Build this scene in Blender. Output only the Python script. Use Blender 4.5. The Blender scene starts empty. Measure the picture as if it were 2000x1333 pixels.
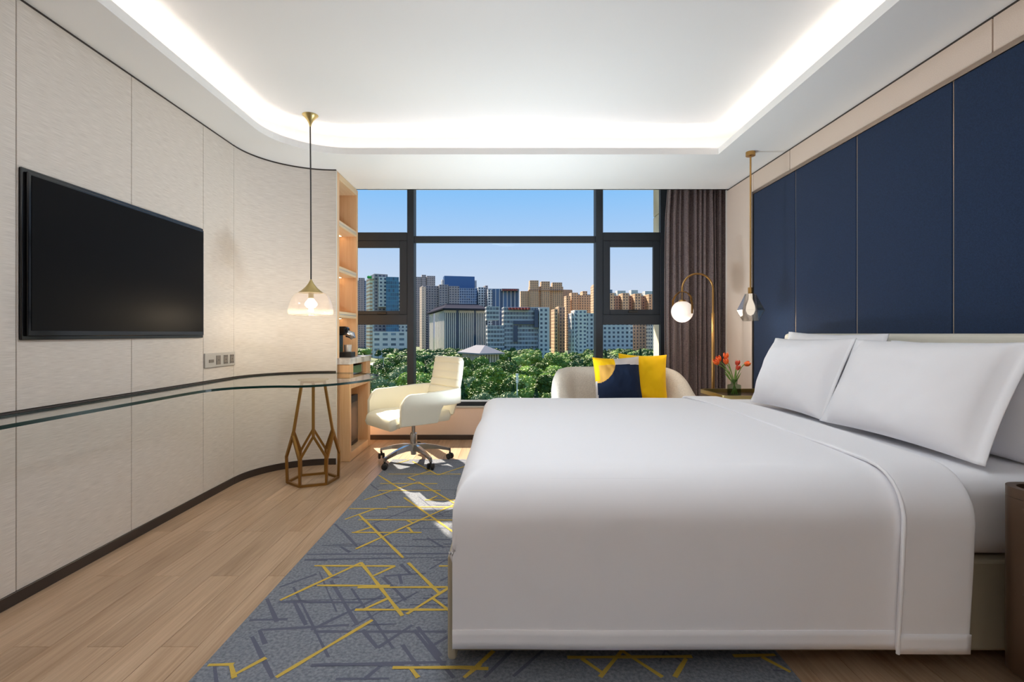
import bpy, bmesh, math, random
from mathutils import Vector, Matrix, noise
random.seed(7)
PI = math.pi
sc = bpy.context.scene
C = sc.collection

# ------------------------------------------------------------------ camera
# world: x to the right wall, y towards the window, z up, camera above the origin
FPX, VX, VY, CH = 990.0, 992.0, 652.0, 1.10
cd = bpy.data.cameras.new('camera'); cam = bpy.data.objects.new('camera', cd); C.objects.link(cam)
cam.location = (0, 0, CH); cam.rotation_euler = (PI/2, 0, 0)
cd.sensor_fit = 'HORIZONTAL'; cd.sensor_width = 36.0; cd.lens = 36.0*FPX/2000.0
cd.shift_x = (1000-VX)/2000.0; cd.shift_y = -(666.5-VY)/2000.0
cd.clip_start = 0.05; cd.clip_end = 6000
sc.camera = cam

# ------------------------------------------------------------------ colour management
sc.view_settings.view_transform = 'Standard'; sc.view_settings.look = 'None'
sc.view_settings.gamma = 1.0; sc.view_settings.use_curve_mapping = False
sc.view_settings.exposure = 0.29
try:
    sc.cycles.use_denoising = True
    sc.cycles.max_bounces = 14; sc.cycles.diffuse_bounces = 8; sc.cycles.glossy_bounces = 4
    sc.cycles.transparent_max_bounces = 24; sc.cycles.transmission_bounces = 8
    sc.cycles.sample_clamp_indirect = 6.0; sc.cycles.caustics_reflective = False; sc.cycles.caustics_refractive = False
except Exception: pass

# ------------------------------------------------------------------ sky
w = bpy.data.worlds.new('sky'); sc.world = w; w.use_nodes = True
nt = w.node_tree; nt.nodes.clear()
tc = nt.nodes.new('ShaderNodeTexCoord'); sp = nt.nodes.new('ShaderNodeSeparateXYZ')
rp = nt.nodes.new('ShaderNodeValToRGB'); bg = nt.nodes.new('ShaderNodeBackground'); ow = nt.nodes.new('ShaderNodeOutputWorld')
nt.links.new(tc.outputs['Generated'], sp.inputs[0]); nt.links.new(sp.outputs['Z'], rp.inputs[0])
nt.links.new(rp.outputs[0], bg.inputs[0]); nt.links.new(bg.outputs[0], ow.inputs[0])
cr = rp.color_ramp
cr.elements[0].position = 0.0; cr.elements[0].color = (.60, .63, .74, 1)
cr.elements[1].position = 1.0; cr.elements[1].color = (.10, .28, .68, 1)
e = cr.elements.new(.09); e.color = (.56, .66, .82, 1)
e = cr.elements.new(.27); e.color = (.24, .52, .90, 1)
bg.inputs[1].default_value = SKY = .88

# ------------------------------------------------------------------ sun
sd = bpy.data.lights.new('sun', 'SUN'); so = bpy.data.objects.new('sun', sd); C.objects.link(so)
sd.energy = 12.0; sd.angle = math.radians(.6); sd.color = (1.0, .86, .68)
so.rotation_euler = Vector((.52, -1, -.9)).to_track_quat('-Z', 'Y').to_euler(); so.location = (-20, 40, 60)

# ------------------------------------------------------------------ lamp powers, added fill lamps included (each lamp is built further down)
COVE, FLUSH, UP_FAR, UP_NEAR, DOWN, BULB = 14.0, 27.0, 26.0, 12.0, 2.0, 1.0

# ------------------------------------------------------------------ helpers
def L(c):   # sRGB 0..255 -> linear
    return tuple(((v/255)/12.92 if v/255 <= .04045 else (((v/255)+.055)/1.055)**2.4) for v in c)
class MB:
    def __init__(s): s.v = []; s.f = []; s.m = []; s.uv = {}
    def add(s, vs, fs, mi=0):
        o = len(s.v); s.v += [tuple(p) for p in vs]
        for f in fs: s.f.append(tuple(i+o for i in f)); s.m.append(mi)
        return s
    def box(s, x0, x1, y0, y1, z0, z1, mi=0):
        return s.add([(x0,y0,z0),(x1,y0,z0),(x1,y1,z0),(x0,y1,z0),(x0,y0,z1),(x1,y0,z1),(x1,y1,z1),(x0,y1,z1)],
                     [(0,3,2,1),(4,5,6,7),(0,1,5,4),(1,2,6,5),(2,3,7,6),(3,0,4,7)], mi)
    def bm(s, b, mi=0):
        b.verts.ensure_lookup_table(); b.verts.index_update()
        s.add([v.co[:] for v in b.verts], [[v.index for v in f.verts] for f in b.faces], mi); b.free(); return s
    def rbox(s, x0, x1, y0, y1, z0, z1, r=.01, seg=2, mi=0):
        b = bmesh.new(); t = MB().box(x0,x1,y0,y1,z0,z1)
        vs = [b.verts.new(p) for p in t.v]; [b.faces.new([vs[i] for i in f]) for f in t.f]
        bmesh.ops.bevel(b, geom=b.edges[:], offset=r, segments=seg, profile=.5, affect='EDGES', clamp_overlap=True)
        return s.bm(b, mi)
    def prism(s, poly, z0, z1, mi=0, bevel=0, seg=2):
        n = len(poly)
        vs = [(p[0],p[1],z0) for p in poly]+[(p[0],p[1],z1) for p in poly]
        fs = [tuple(range(n-1,-1,-1)), tuple(range(n,2*n))]+[(i,(i+1)%n,n+(i+1)%n,n+i) for i in range(n)]
        if not bevel: return s.add(vs, fs, mi)
        b = bmesh.new(); bv = [b.verts.new(p) for p in vs]; [b.faces.new([bv[i] for i in f]) for f in fs]
        ed = [e for e in b.edges if abs(e.verts[0].co.z-e.verts[1].co.z) < 1e-6]
        bmesh.ops.bevel(b, geom=ed, offset=bevel, segments=seg, profile=.5, affect='EDGES', clamp_overlap=True)
        return s.bm(b, mi)
    def tube(s, path, r, n=12, caps=True, closed=False, mi=0, sq=False, up=None):
        P = [Vector(p) for p in path]; k = len(P); rs = r if isinstance(r, (list,tuple)) else [r]*k
        vs = []; fs = []; ref = None
        for i in range(k):
            a = P[(i-1)%k] if (closed or i>0) else P[0]; b = P[(i+1)%k] if (closed or i<k-1) else P[-1]
            t = (b-a).normalized()
            if ref is None:
                ref = Vector(up) if up else (Vector((0,0,1)) if abs(t.z) < .9 else Vector((1,0,0)))
            u = t.cross(ref).normalized(); ref = u.cross(t).normalized()
            for j in range(n):
                an = 2*PI*(j+(.5 if sq else 0))/n
                vs.append(P[i]+u*math.cos(an)*rs[i]+ref*math.sin(an)*rs[i])
        rng = k if closed else k-1
        for i in range(rng):
            for j in range(n):
                fs.append((i*n+j, i*n+(j+1)%n, ((i+1)%k)*n+(j+1)%n, ((i+1)%k)*n+j))
        if caps and not closed: fs += [tuple(range(n-1,-1,-1)), tuple((k-1)*n+j for j in range(n))]
        return s.add(vs, fs, mi)
    def bar(s, a, b, wx, mi=0): return s.tube([a,b], wx*.7071, 4, sq=True, mi=mi)
    def lathe(s, prof, c=(0,0,0), n=32, mi=0, caps=True):
        vs = []; fs = []; k = len(prof)
        for (r,z) in prof:
            for j in range(n):
                a = 2*PI*j/n; vs.append((c[0]+r*math.cos(a), c[1]+r*math.sin(a), c[2]+z))
        for i in range(k-1):
            for j in range(n): fs.append((i*n+j, i*n+(j+1)%n, (i+1)*n+(j+1)%n, (i+1)*n+j))
        if caps:
            if prof[0][0] > 1e-4: fs.append(tuple(range(n-1,-1,-1)))
            if prof[-1][0] > 1e-4: fs.append(tuple((k-1)*n+j for j in range(n)))
        return s.add(vs, fs, mi)
    def grid(s, fn, nu, nv, cu=False, mi=0):
        vs = [fn(i,j) for i in range(nu) for j in range(nv)]; fs = []
        for i in range(nu if cu else nu-1):
            for j in range(nv-1): fs.append((i*nv+j, ((i+1)%nu)*nv+j, ((i+1)%nu)*nv+j+1, i*nv+j+1))
        return s.add(vs, fs, mi)
    def sph(s, c, r, n=16, m=10, mi=0, sx=1, sy=1, sz=1):
        prof = [(max(1e-5, math.sin(PI*i/m)), -math.cos(PI*i/m)) for i in range(m+1)]
        t = MB().lathe(prof, n=n, caps=False)
        return s.add([(c[0]+p[0]*r*sx, c[1]+p[1]*r*sy, c[2]+p[2]*r*sz) for p in t.v], t.f, mi)
    def xf(s, M): s.v = [tuple(M @ Vector(p)) for p in s.v]; return s
    def facade(s, plan, z0, z1, mi=0, roof=1):      # walls carry metre UVs for the window grid
        n = len(plan)
        for i in range(n):
            a = plan[i]; b = plan[(i+1)%n]; l = math.hypot(b[0]-a[0], b[1]-a[1]); k = len(s.f)
            s.add([(a[0],a[1],z0),(b[0],b[1],z0),(b[0],b[1],z1),(a[0],a[1],z1)], [(0,1,2,3)], mi)
            h = z1-z0; s.uv[k] = [(0,-h),(l,-h),(l,0),(0,0)]
        s.add([(p[0],p[1],z1) for p in plan], [tuple(range(n))], roof); return s
    def build(s, name, mats, parent=None, smooth=None, world=True):
        me = bpy.data.meshes.new(name); o0 = Vector((0,0,0)); p = parent
        while p is not None and world: o0 = o0+p.location; p = p.parent
        me.from_pydata([(v[0]-o0.x, v[1]-o0.y, v[2]-o0.z) for v in s.v], [], s.f)
        if not isinstance(mats, (list,tuple)): mats = [mats]
        for m in mats: me.materials.append(m)
        if len(mats) > 1:
            for p_, mi in zip(me.polygons, s.m): p_.material_index = mi
        if s.uv:
            ul = me.uv_layers.new(name='UVMap')
            for k, cs in s.uv.items():
                for li, cc in zip(me.polygons[k].loop_indices, cs): ul.data[li].uv = cc
        if not s.uv:
            b = bmesh.new(); b.from_mesh(me); bmesh.ops.recalc_face_normals(b, faces=b.faces[:]); b.to_mesh(me); b.free()
        me.validate(); me.update()
        if smooth is not None:
            for p_ in me.polygons: p_.use_smooth = True
            if smooth < 180: me.set_sharp_from_angle(angle=math.radians(smooth))
        o = bpy.data.objects.new(name, me); C.objects.link(o)
        if parent is not None: o.parent = parent
        return o
def empty(name, loc=(0,0,0)):
    o = bpy.data.objects.new(name, None); C.objects.link(o); o.location = loc; o.empty_display_size = .1; return o
def tag(o, label, cat, group=None):
    o['label'] = label; o['category'] = cat
    if group: o['group'] = group
    return o
def thing(name, label, cat, loc=(0,0,0), group=None): return tag(empty(name, loc), label, cat, group)
def struct(o, label=None):
    o['kind'] = 'structure'
    if label: o['label'] = label
    return o
def dup(o, parent=None):
    c = o.copy(); C.objects.link(c); c.parent = parent
    for ch in list(o.children): dup(ch, c)
    return c
def floor_at(px, py):
    y = FPX*CH/(py-VY); return ((px-VX)/FPX*y, y)
def crom(pts, k=8, closed=False):
    n = len(pts); out = []
    for i in range(n if closed else n-1):
        if closed: a,b,c,d = pts[(i-1)%n],pts[i],pts[(i+1)%n],pts[(i+2)%n]
        else: a,b,c,d = pts[max(i-1,0)],pts[i],pts[i+1],pts[min(i+2,n-1)]
        a,b,c,d = map(Vector,(a,b,c,d))
        for j in range(k):
            t = j/k; out.append(.5*((2*b)+(c-a)*t+(2*a-5*b+4*c-d)*t*t+(3*b-a-3*c+d)*t**3))
    if not closed: out.append(Vector(pts[-1]))
    return out

# ------------------------------------------------------------------ materials
def mat(name, col, rough=.5, metal=0, bump=None, var=None, spec=.5, emit=None, sheen=0, coat=0, coord='Object'):
    """bump=(scale3, strength, dist), var=(scale3, col2, lo, hi[, detail])"""
    m = bpy.data.materials.new(name); m.use_nodes = True; n = m.node_tree; b = n.nodes['Principled BSDF']
    b.inputs['Base Color'].default_value = (*col, 1); b.inputs['Roughness'].default_value = rough
    b.inputs['Metallic'].default_value = metal; b.inputs['Specular IOR Level'].default_value = spec
    if sheen: b.inputs['Sheen Weight'].default_value = sheen; b.inputs['Sheen Roughness'].default_value = .5
    if coat: b.inputs['Coat Weight'].default_value = coat; b.inputs['Coat Roughness'].default_value = .1
    if emit: b.inputs['Emission Color'].default_value = (*emit[0],1); b.inputs['Emission Strength'].default_value = emit[1]
    def tex(scale, detail):
        t = n.nodes.new('ShaderNodeTexCoord'); mp = n.nodes.new('ShaderNodeMapping'); mp.inputs['Scale'].default_value = scale
        x = n.nodes.new('ShaderNodeTexNoise'); x.inputs['Scale'].default_value = 1; x.inputs['Detail'].default_value = detail
        n.links.new(t.outputs[coord], mp.inputs[0]); n.links.new(mp.outputs[0], x.inputs['Vector']); return x
    if var:
        x = tex(var[0], var[4] if len(var) > 4 else 3); r = n.nodes.new('ShaderNodeValToRGB')
        r.color_ramp.elements[0].position = var[2]; r.color_ramp.elements[1].position = var[3]
        r.color_ramp.elements[0].color = (*col,1); r.color_ramp.elements[1].color = (*var[1],1)
        n.links.new(x.outputs['Fac'], r.inputs[0]); n.links.new(r.outputs[0], b.inputs['Base Color'])
    if bump:
        x = tex(bump[0], 3); bp = n.nodes.new('ShaderNodeBump'); bp.inputs['Strength'].default_value = bump[1]; bp.inputs['Distance'].default_value = bump[2]
        n.links.new(x.outputs['Fac'], bp.inputs['Height']); n.links.new(bp.outputs[0], b.inputs['Normal'])
    return m
def wood(name, c1, c2, axis, rough=.45, rnd=.0, sc_=1.0):
    m = bpy.data.materials.new(name); m.use_nodes = True; n = m.node_tree; b = n.nodes['Principled BSDF']
    b.inputs['Roughness'].default_value = rough
    t = n.nodes.new('ShaderNodeTexCoord'); oi = n.nodes.new('ShaderNodeObjectInfo')
    ad = n.nodes.new('ShaderNodeVectorMath'); ad.operation = 'ADD'; ms = n.nodes.new('ShaderNodeVectorMath'); ms.operation = 'SCALE'
    n.links.new(oi.outputs['Location'], ms.inputs[0]); ms.inputs['Scale'].default_value = 3.7
    n.links.new(t.outputs['Object'], ad.inputs[0]); n.links.new(ms.outputs[0], ad.inputs[1])
    mp = n.nodes.new('ShaderNodeMapping'); s = [70*sc_]*3; s[axis] = 3.0*sc_; mp.inputs['Scale'].default_value = s
    n.links.new(ad.outputs[0], mp.inputs[0])
    x = n.nodes.new('ShaderNodeTexNoise'); x.inputs['Scale'].default_value = 1; x.inputs['Detail'].default_value = 5; x.inputs['Distortion'].default_value = .6
    n.links.new(mp.outputs[0], x.inputs['Vector'])
    mp2 = n.nodes.new('ShaderNodeMapping'); s2 = [9*sc_]*3; s2[axis] = .9*sc_; mp2.inputs['Scale'].default_value = s2; n.links.new(ad.outputs[0], mp2.inputs[0])
    x2 = n.nodes.new('ShaderNodeTexNoise'); x2.inputs['Scale'].default_value = 1; x2.inputs['Detail'].default_value = 3; n.links.new(mp2.outputs[0], x2.inputs['Vector'])
    av = n.nodes.new('ShaderNodeMath'); av.operation = 'MULTIPLY_ADD'; av.inputs[1].default_value = .5
    hv = n.nodes.new('ShaderNodeMath'); hv.operation = 'MULTIPLY'; hv.inputs[1].default_value = .5
    n.links.new(x2.outputs['Fac'], hv.inputs[0]); n.links.new(x.outputs['Fac'], av.inputs[0]); n.links.new(hv.outputs[0], av.inputs[2])
    r = n.nodes.new('ShaderNodeValToRGB'); r.color_ramp.elements[0].position = .32; r.color_ramp.elements[1].position = .68
    r.color_ramp.elements[0].color = (*c1,1); r.color_ramp.elements[1].color = (*c2,1); n.links.new(av.outputs[0], r.inputs[0])
    h = n.nodes.new('ShaderNodeHueSaturation'); n.links.new(r.outputs[0], h.inputs['Color'])
    mr = n.nodes.new('ShaderNodeMapRange'); mr.inputs['To Min'].default_value = 1-rnd; mr.inputs['To Max'].default_value = 1+rnd
    n.links.new(oi.outputs['Random'], mr.inputs[0]); n.links.new(mr.outputs[0], h.inputs['Value'])
    n.links.new(h.outputs[0], b.inputs['Base Color'])
    bp = n.nodes.new('ShaderNodeBump'); bp.inputs['Strength'].default_value = .08; bp.inputs['Distance'].default_value = .002
    n.links.new(x.outputs['Fac'], bp.inputs['Height']); n.links.new(bp.outputs[0], b.inputs['Normal'])
    return m
def glass(name, tint=(1,1,1), ior=1.45, rough=0, milky=None):
    m = bpy.data.materials.new(name); m.use_nodes = True; n = m.node_tree; n.nodes.clear()
    o = n.nodes.new('ShaderNodeOutputMaterial'); t = n.nodes.new('ShaderNodeBsdfTransparent'); g = n.nodes.new('ShaderNodeBsdfGlossy')
    fr = n.nodes.new('ShaderNodeFresnel'); fr.inputs[0].default_value = ior; mx = n.nodes.new('ShaderNodeMixShader')
    t.inputs[0].default_value = (*tint,1); g.inputs['Roughness'].default_value = rough
    ge = n.nodes.new('ShaderNodeNewGeometry'); inv = n.nodes.new('ShaderNodeMath'); inv.operation = 'SUBTRACT'; inv.inputs[0].default_value = 1
    mu = n.nodes.new('ShaderNodeMath'); mu.operation = 'MULTIPLY'; n.links.new(ge.outputs['Backfacing'], inv.inputs[1])
    n.links.new(fr.outputs[0], mu.inputs[0]); n.links.new(inv.outputs[0], mu.inputs[1])      # reflect once, at the outer face
    n.links.new(mu.outputs[0], mx.inputs[0]); n.links.new(t.outputs[0], mx.inputs[1]); n.links.new(g.outputs[0], mx.inputs[2])
    out = mx
    if milky:      # (colour, z0, z1, amount at z0, amount at z1) frosting that thickens towards the rim, object z
        tl = n.nodes.new('ShaderNodeBsdfTranslucent'); df = n.nodes.new('ShaderNodeBsdfDiffuse'); ms = n.nodes.new('ShaderNodeMixShader')
        for q in (tl, df): q.inputs[0].default_value = (*milky[0],1)
        n.links.new(tl.outputs[0], ms.inputs[1]); n.links.new(df.outputs[0], ms.inputs[2]); ms.inputs[0].default_value = .4
        tc_ = n.nodes.new('ShaderNodeTexCoord'); s_ = n.nodes.new('ShaderNodeSeparateXYZ'); mr = n.nodes.new('ShaderNodeMapRange')
        mr.inputs['From Min'].default_value = milky[1]; mr.inputs['From Max'].default_value = milky[2]
        mr.inputs['To Min'].default_value = milky[3]; mr.inputs['To Max'].default_value = milky[4]
        n.links.new(tc_.outputs['Object'], s_.inputs[0]); n.links.new(s_.outputs['Z'], mr.inputs[0])
        m2 = n.nodes.new('ShaderNodeMixShader'); n.links.new(mr.outputs[0], m2.inputs[0]); n.links.new(mx.outputs[0], m2.inputs[1]); n.links.new(ms.outputs[0], m2.inputs[2]); out = m2
    n.links.new(out.outputs[0], o.inputs[0]); return m
def emitter(name, col, st):
    m = bpy.data.materials.new(name); m.use_nodes = True; n = m.node_tree; n.nodes.clear()
    o = n.nodes.new('ShaderNodeOutputMaterial'); e_ = n.nodes.new('ShaderNodeEmission'); e_.inputs[0].default_value = (*col,1); e_.inputs[1].default_value = st
    n.links.new(e_.outputs[0], o.inputs[0]); return m
def facade_mat(name, wall, win, pu, pv, wu, wv, rough=.25, rnd=.35):
    m = bpy.data.materials.new(name); m.use_nodes = True; n = m.node_tree; b = n.nodes['Principled BSDF']
    uv = n.nodes.new('ShaderNodeUVMap'); s = n.nodes.new('ShaderNodeSeparateXYZ'); n.links.new(uv.outputs[0], s.inputs[0])
    def mth(op, a, v=None):
        q = n.nodes.new('ShaderNodeMath'); q.operation = op
        if hasattr(a, 'links'): n.links.new(a, q.inputs[0])
        else: q.inputs[0].default_value = a
        if v is not None:
            if hasattr(v, 'links'): n.links.new(v, q.inputs[1])
            else: q.inputs[1].default_value = v
        return q.outputs[0]
    def m1(sock, p, w_):
        d = mth('DIVIDE', sock, p); f = mth('FRACT', d); f = mth('SUBTRACT', f, .5); f = mth('ABSOLUTE', f); return mth('LESS_THAN', f, w_/2), mth('FLOOR', d)
    a, fa = m1(s.outputs['X'], pu, wu); c, fc = m1(s.outputs['Y'], pv, wv); msk = mth('MULTIPLY', a, c)
    cb = n.nodes.new('ShaderNodeCombineXYZ'); n.links.new(fa, cb.inputs[0]); n.links.new(fc, cb.inputs[1])
    wn = n.nodes.new('ShaderNodeTexWhiteNoise'); wn.noise_dimensions = '2D'; n.links.new(cb.outputs[0], wn.inputs['Vector'])
    g = n.nodes.new('ShaderNodeMix'); g.data_type = 'RGBA'; n.links.new(wn.outputs['Value'], g.inputs['Factor'])
    g.inputs['A'].default_value = (*[v*(1-rnd) for v in win],1); g.inputs['B'].default_value = (*[min(1,v*(1+rnd*1.5)) for v in win],1)
    mx = n.nodes.new('ShaderNodeMix'); mx.data_type = 'RGBA'; n.links.new(msk, mx.inputs['Factor'])
    mx.inputs['A'].default_value = (*wall,1); n.links.new(g.outputs['Result'], mx.inputs['B']); n.links.new(mx.outputs['Result'], b.inputs['Base Color'])
    r = n.nodes.new('ShaderNodeMapRange'); n.links.new(msk, r.inputs[0]); r.inputs['To Min'].default_value = .8; r.inputs['To Max'].default_value = rough
    n.links.new(r.outputs[0], b.inputs['Roughness']); return m

M = {}
M['ceil'] = mat('ceiling_paint', L((250,250,249)), .9, spec=.2)
M['wallfab'] = mat('woven_wallcovering', L((236,229,221)), .8, spec=.2, var=((14,14,420), L((210,202,193)), .30, .75), bump=((10,10,420), .25, .002))
M['wallfab_r'] = mat('beige_wallcovering', L((236,219,205)), .8, spec=.2, var=((300,300,300), L((224,205,190)), .3, .7), bump=((400,400,400), .12, .001))
M['backing'] = mat('joint_backing', L((120,104,84)), .7)
M['dark'] = mat('dark_bronze_trim', L((58,48,43)), .35, spec=.5)
M['plaster'] = mat('painted_plaster', L((226,222,216)), .9)
M['navy'] = mat('navy_upholstered_fabric', L((31,53,86)), .85, spec=.2, sheen=.15, var=((260,260,260), L((22,39,66)), .3, .7), bump=((500,500,500), .3, .001))
M['metal_strip'] = mat('champagne_metal', L((176,156,140)), .3, 1)
M['brass'] = mat('brushed_brass', L((196,152,92)), .32, 1, bump=((40,40,900), .05, .0005))
M['brass_d'] = mat('aged_brass', L((158,120,66)), .38, 1)
M['brass_g'] = mat('pale_gold_metal', L((190,172,118)), .35, 1)
M['bronze'] = mat('bronze_brown_lacquer', L((96,74,56)), .35, .6)
M['oak'] = wood('oak_veneer', L((222,174,126)), L((238,200,156)), 2, .45)
M['oak_h'] = wood('oak_veneer_horizontal', L((222,192,152)), L((236,212,176)), 1, .45)
M['plank'] = wood('oak_floor', L((158,127,98)), L((206,176,147)), 1, .30, rnd=.10)
M['subfloor'] = wood('oak_floor_plain', L((150,114,84)), L((178,140,108)), 1, .4)
M['marble'] = mat('white_marble', L((236,233,229)), .18, var=((5,9,5), L((196,190,184)), .52, .62, 8))
M['black_gloss'] = mat('black_gloss', (.006,.006,.007), .12)
M['screen'] = mat('tv_screen', (.007,.007,.008), .40, spec=.06)
M['black'] = mat('black_plastic', (.014,.013,.013), .45)
M['chrome'] = mat('polished_aluminium', (.62,.62,.63), .18, 1)
M['steel'] = mat('brushed_steel', L((198,194,188)), .38, .35)
M['cream'] = mat('cream_leather', L((240,236,218)), .45, spec=.4, bump=((160,160,160), .06, .001))
M['headb'] = mat('pale_cream_leather', L((214,210,196)), .5, spec=.4)
M['bedbase'] = mat('greige_leather', L((176,166,144)), .5, spec=.4)
M['linen'] = mat('white_cotton', L((240,239,242)), .85, spec=.15, sheen=.1, bump=((7,7,7), .06, .01))
M['boucle'] = mat('cream_boucle', L((226,216,202)), .95, spec=.1, sheen=.2, bump=((160,160,160), .6, .004), var=((120,120,120), L((205,194,180)), .35, .7))
M['yellow'] = mat('yellow_cotton', L((248,196,16)), .8, spec=.15, sheen=.1, bump=((9,9,9), .2, .01))
M['mustard'] = mat('mustard_cotton', L((222,170,84)), .85, spec=.15)
M['navycot'] = mat('navy_cotton', L((30,42,66)), .85, spec=.15)
M['greycot'] = mat('light_grey_cotton', L((205,198,194)), .85, spec=.15)
M['curtain'] = mat('mauve_brown_curtain', L((142,126,124)), .85, spec=.15, sheen=.25, var=((60,60,260), L((92,79,80)), .35, .68), bump=((90,90,300), .4, .002))
M['frame'] = mat('charcoal_aluminium', L((50,54,60)), .5, spec=.25)
M['glasspane'] = glass('window_glass', (.985,.99,.99), 1.10)
M['desk_glass'] = glass('desk_glass', (.965,.985,.975), 1.5)
M['desk_edge'] = mat('green_glass_edge', L((14,50,44)), .25, spec=.3)
M['outdoor_tile'] = mat('pale_stone_cladding', L((216,210,190)), .8)
M['rug'] = mat('blue_grey_wool', L((142,147,156)), .95, spec=.1, var=((90,90,90), L((108,113,123)), .35, .68, 6), bump=((220,220,220), .6, .006))
M['rug_y'] = mat('yellow_wool', L((204,174,84)), .95, spec=.1, bump=((260,260,260), .5, .004))
M['rug_d'] = mat('slate_wool', L((100,103,120)), .95, spec=.1, bump=((260,260,260), .5, .004))
M['tulip'] = mat('orange_tulip_petal', L((248,118,44)), .5, var=((60,60,30), L((236,78,22)), .4, .7))
M['stem'] = mat('tulip_stem', L((124,158,66)), .5)
M['vase'] = glass('smoky_green_glass', (.74,.80,.74), 1.5)

# ================================================================== room shell
XL, XR, ZS, ZC = -2.0, 2.10, 2.48, 2.70
YB, YW, YN = 4.86, 5.26, -2.4          # soffit edge, window wall, wall behind the camera
AC, AR = (-1.444, 3.70), .556          # the left wall's rounded corner
floor = struct(MB().box(-2.3, 2.3, YN, 5.46, -.12, -.012).build('floor', M['subfloor']), 'oak plank floor')
PW, PL = .13, 1.04
pmesh = {}
for i in range(32):
    x0 = XL+.002+i*PW
    for j in range(6):
        y0 = .22+(i % 2)*.52-.52+j*PL; y1 = min(y0+PL, 5.258)
        if y1 <= .3 or y0 > 5.2 or x0+PW > 2.2: continue
        key = round(y1-y0, 3)
        if key not in pmesh:
            b = MB().rbox(0, PW-.0014, 0, y1-y0-.0014, -.014, 0, .0006, 1).build('plank', M['plank'], floor, world=False)
            pmesh[key] = b.data; o = b
        else:
            o = bpy.data.objects.new('plank', pmesh[key]); C.objects.link(o); o.parent = floor
        o.location = (x0, y0, 0)

# --- left wall: backing, fabric panels with recessed joints, dark rail and skirting
wl = struct(MB().box(-2.25, XL-.016, YN, YW, 0, 2.78).build('wall_left', M['backing']), 'left wall clad in woven off-white panels')
seams = [-2.4, -1.72, -1.09, -.46, .17, .80, 1.43, 2.0625, 2.694, 3.328, 3.70]
for a, b in zip(seams[:-1], seams[1:]):
    for z0, z1 in ((.052, .774), (.786, 2.468)):
        MB().rbox(XL-.016, XL, a+.002, b-.002, z0, z1, .0012, 1).build('wall_panel', M['wallfab'], wl)
def arc_band(r0, r1, z0, z1, n=28, a0=180, a1=90):
    m = MB()
    for k in range(n+1):
        a = math.radians(a0+(a1-a0)*k/n); c, s_ = math.cos(a), math.sin(a)
        for r in (r0, r1):
            for z in (z0, z1): m.v.append((AC[0]+r*c, AC[1]+r*s_, z))
    for k in range(n):
        o = k*4; m.f += [(o,o+4,o+5,o+1),(o+2,o+3,o+7,o+6),(o+1,o+5,o+7,o+3),(o,o+2,o+6,o+4)]; m.m += [0]*4
    m.f += [(0,1,3,2),(n*4,n*4+2,n*4+3,n*4+1)]; m.m += [0,0]
    return m
for z0, z1 in ((.052, .774), (.786, 2.468)):
    arc_band(AR, AR+.016, z0, z1).build('wall_panel', M['wallfab'], wl, smooth=40)
arc_band(AR+.016, AR+.05, 0, 2.48, a1=97).build('corner_backing', M['backing'], wl, smooth=40)
t = struct(MB().box(XL-.012, XL+.004, YN, 3.70, .776, .784).build('trim_1', M['dark']), 'dark metal slot along the left wall at desk height')
arc_band(AR-.004, AR+.012, .776, .784).build('trim_curve', M['dark'], t, smooth=40)
t = struct(MB().box(XL-.014, XL-.004, YN, 3.70, 2.468, ZS).build('trim_2', M['dark']), 'dark shadow gap under the ceiling on the left')
arc_band(AR+.002, AR+.012, 2.468, ZS).build('trim_curve', M['dark'], t, smooth=40)
bl = struct(MB().rbox(XL-.014, XL+.006, YN, 3.70, 0, .052, .002, 1).build('baseboard_left', M['dark']), 'dark skirting board along the left wall')
arc_band(AR-.006, AR+.014, 0, .052).build('skirting_curve', M['dark'], bl, smooth=40)

# --- right wall: navy upholstered panels in a beige wall
wr = struct(MB().box(XR+.016, 2.35, YN, YB, 0, 2.78).build('wall_right', M['backing']), 'right wall with navy upholstered panels and beige surround')
NT = 2.30; ns = [4.322, 3.693, 3.044, 2.385, 1.73, 1.075, .42, -.24, -.9]
for a, b in zip(ns[:-1], ns[1:]):
    MB().rbox(XR-.006, XR+.016, b+.0045, a-.0045, .052, NT-.012, .004, 2).build('upholstered_panel', M['navy'], wr)
    MB().box(XR-.003, XR+.014, b-.002, b+.002, .052, NT-.012).build('metal_joint', M['metal_strip'], wr)
MB().rbox(XR, XR+.016, 4.338, YB, .052, 2.468, .001, 1).build('wall_panel', M['wallfab_r'], wr)
for a, b in ((4.336, 3.78), (3.776, 2.2), (2.196, .6), (.596, -.9), (-.904, YN)):
    MB().rbox(XR, XR+.016, b, a-.003, NT+.012 if b > -1 else .052, 2.468, .001, 1).build('wall_panel', M['wallfab_r'], wr)
struct(MB().box(XR-.012, XR+.016, -.9, 4.336, NT-.012, NT+.012).box(XR-.012, XR+.016, 4.322, 4.338, .052, NT+.012).build('trim_3', M['metal_strip']), 'champagne metal edging around the navy panels')
struct(MB().box(XR+.004, XR+.014, YN, YB, 2.468, ZS).build('trim_4', M['dark']), 'dark shadow gap under the ceiling on the right')
struct(MB().rbox(XR-.006, XR+.014, YN, YB, 0, .052, .002, 1).build('baseboard_right', M['dark']), 'dark skirting board along the right wall')
struct(MB().box(2.20, 2.35, YB, 5.46, 0, 2.78).box(XR, 2.22, YB-.0, YB+.03, 0, 2.48).build('wall_curtain_pocket', M['plaster']), 'plain side of the curtain pocket')

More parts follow.
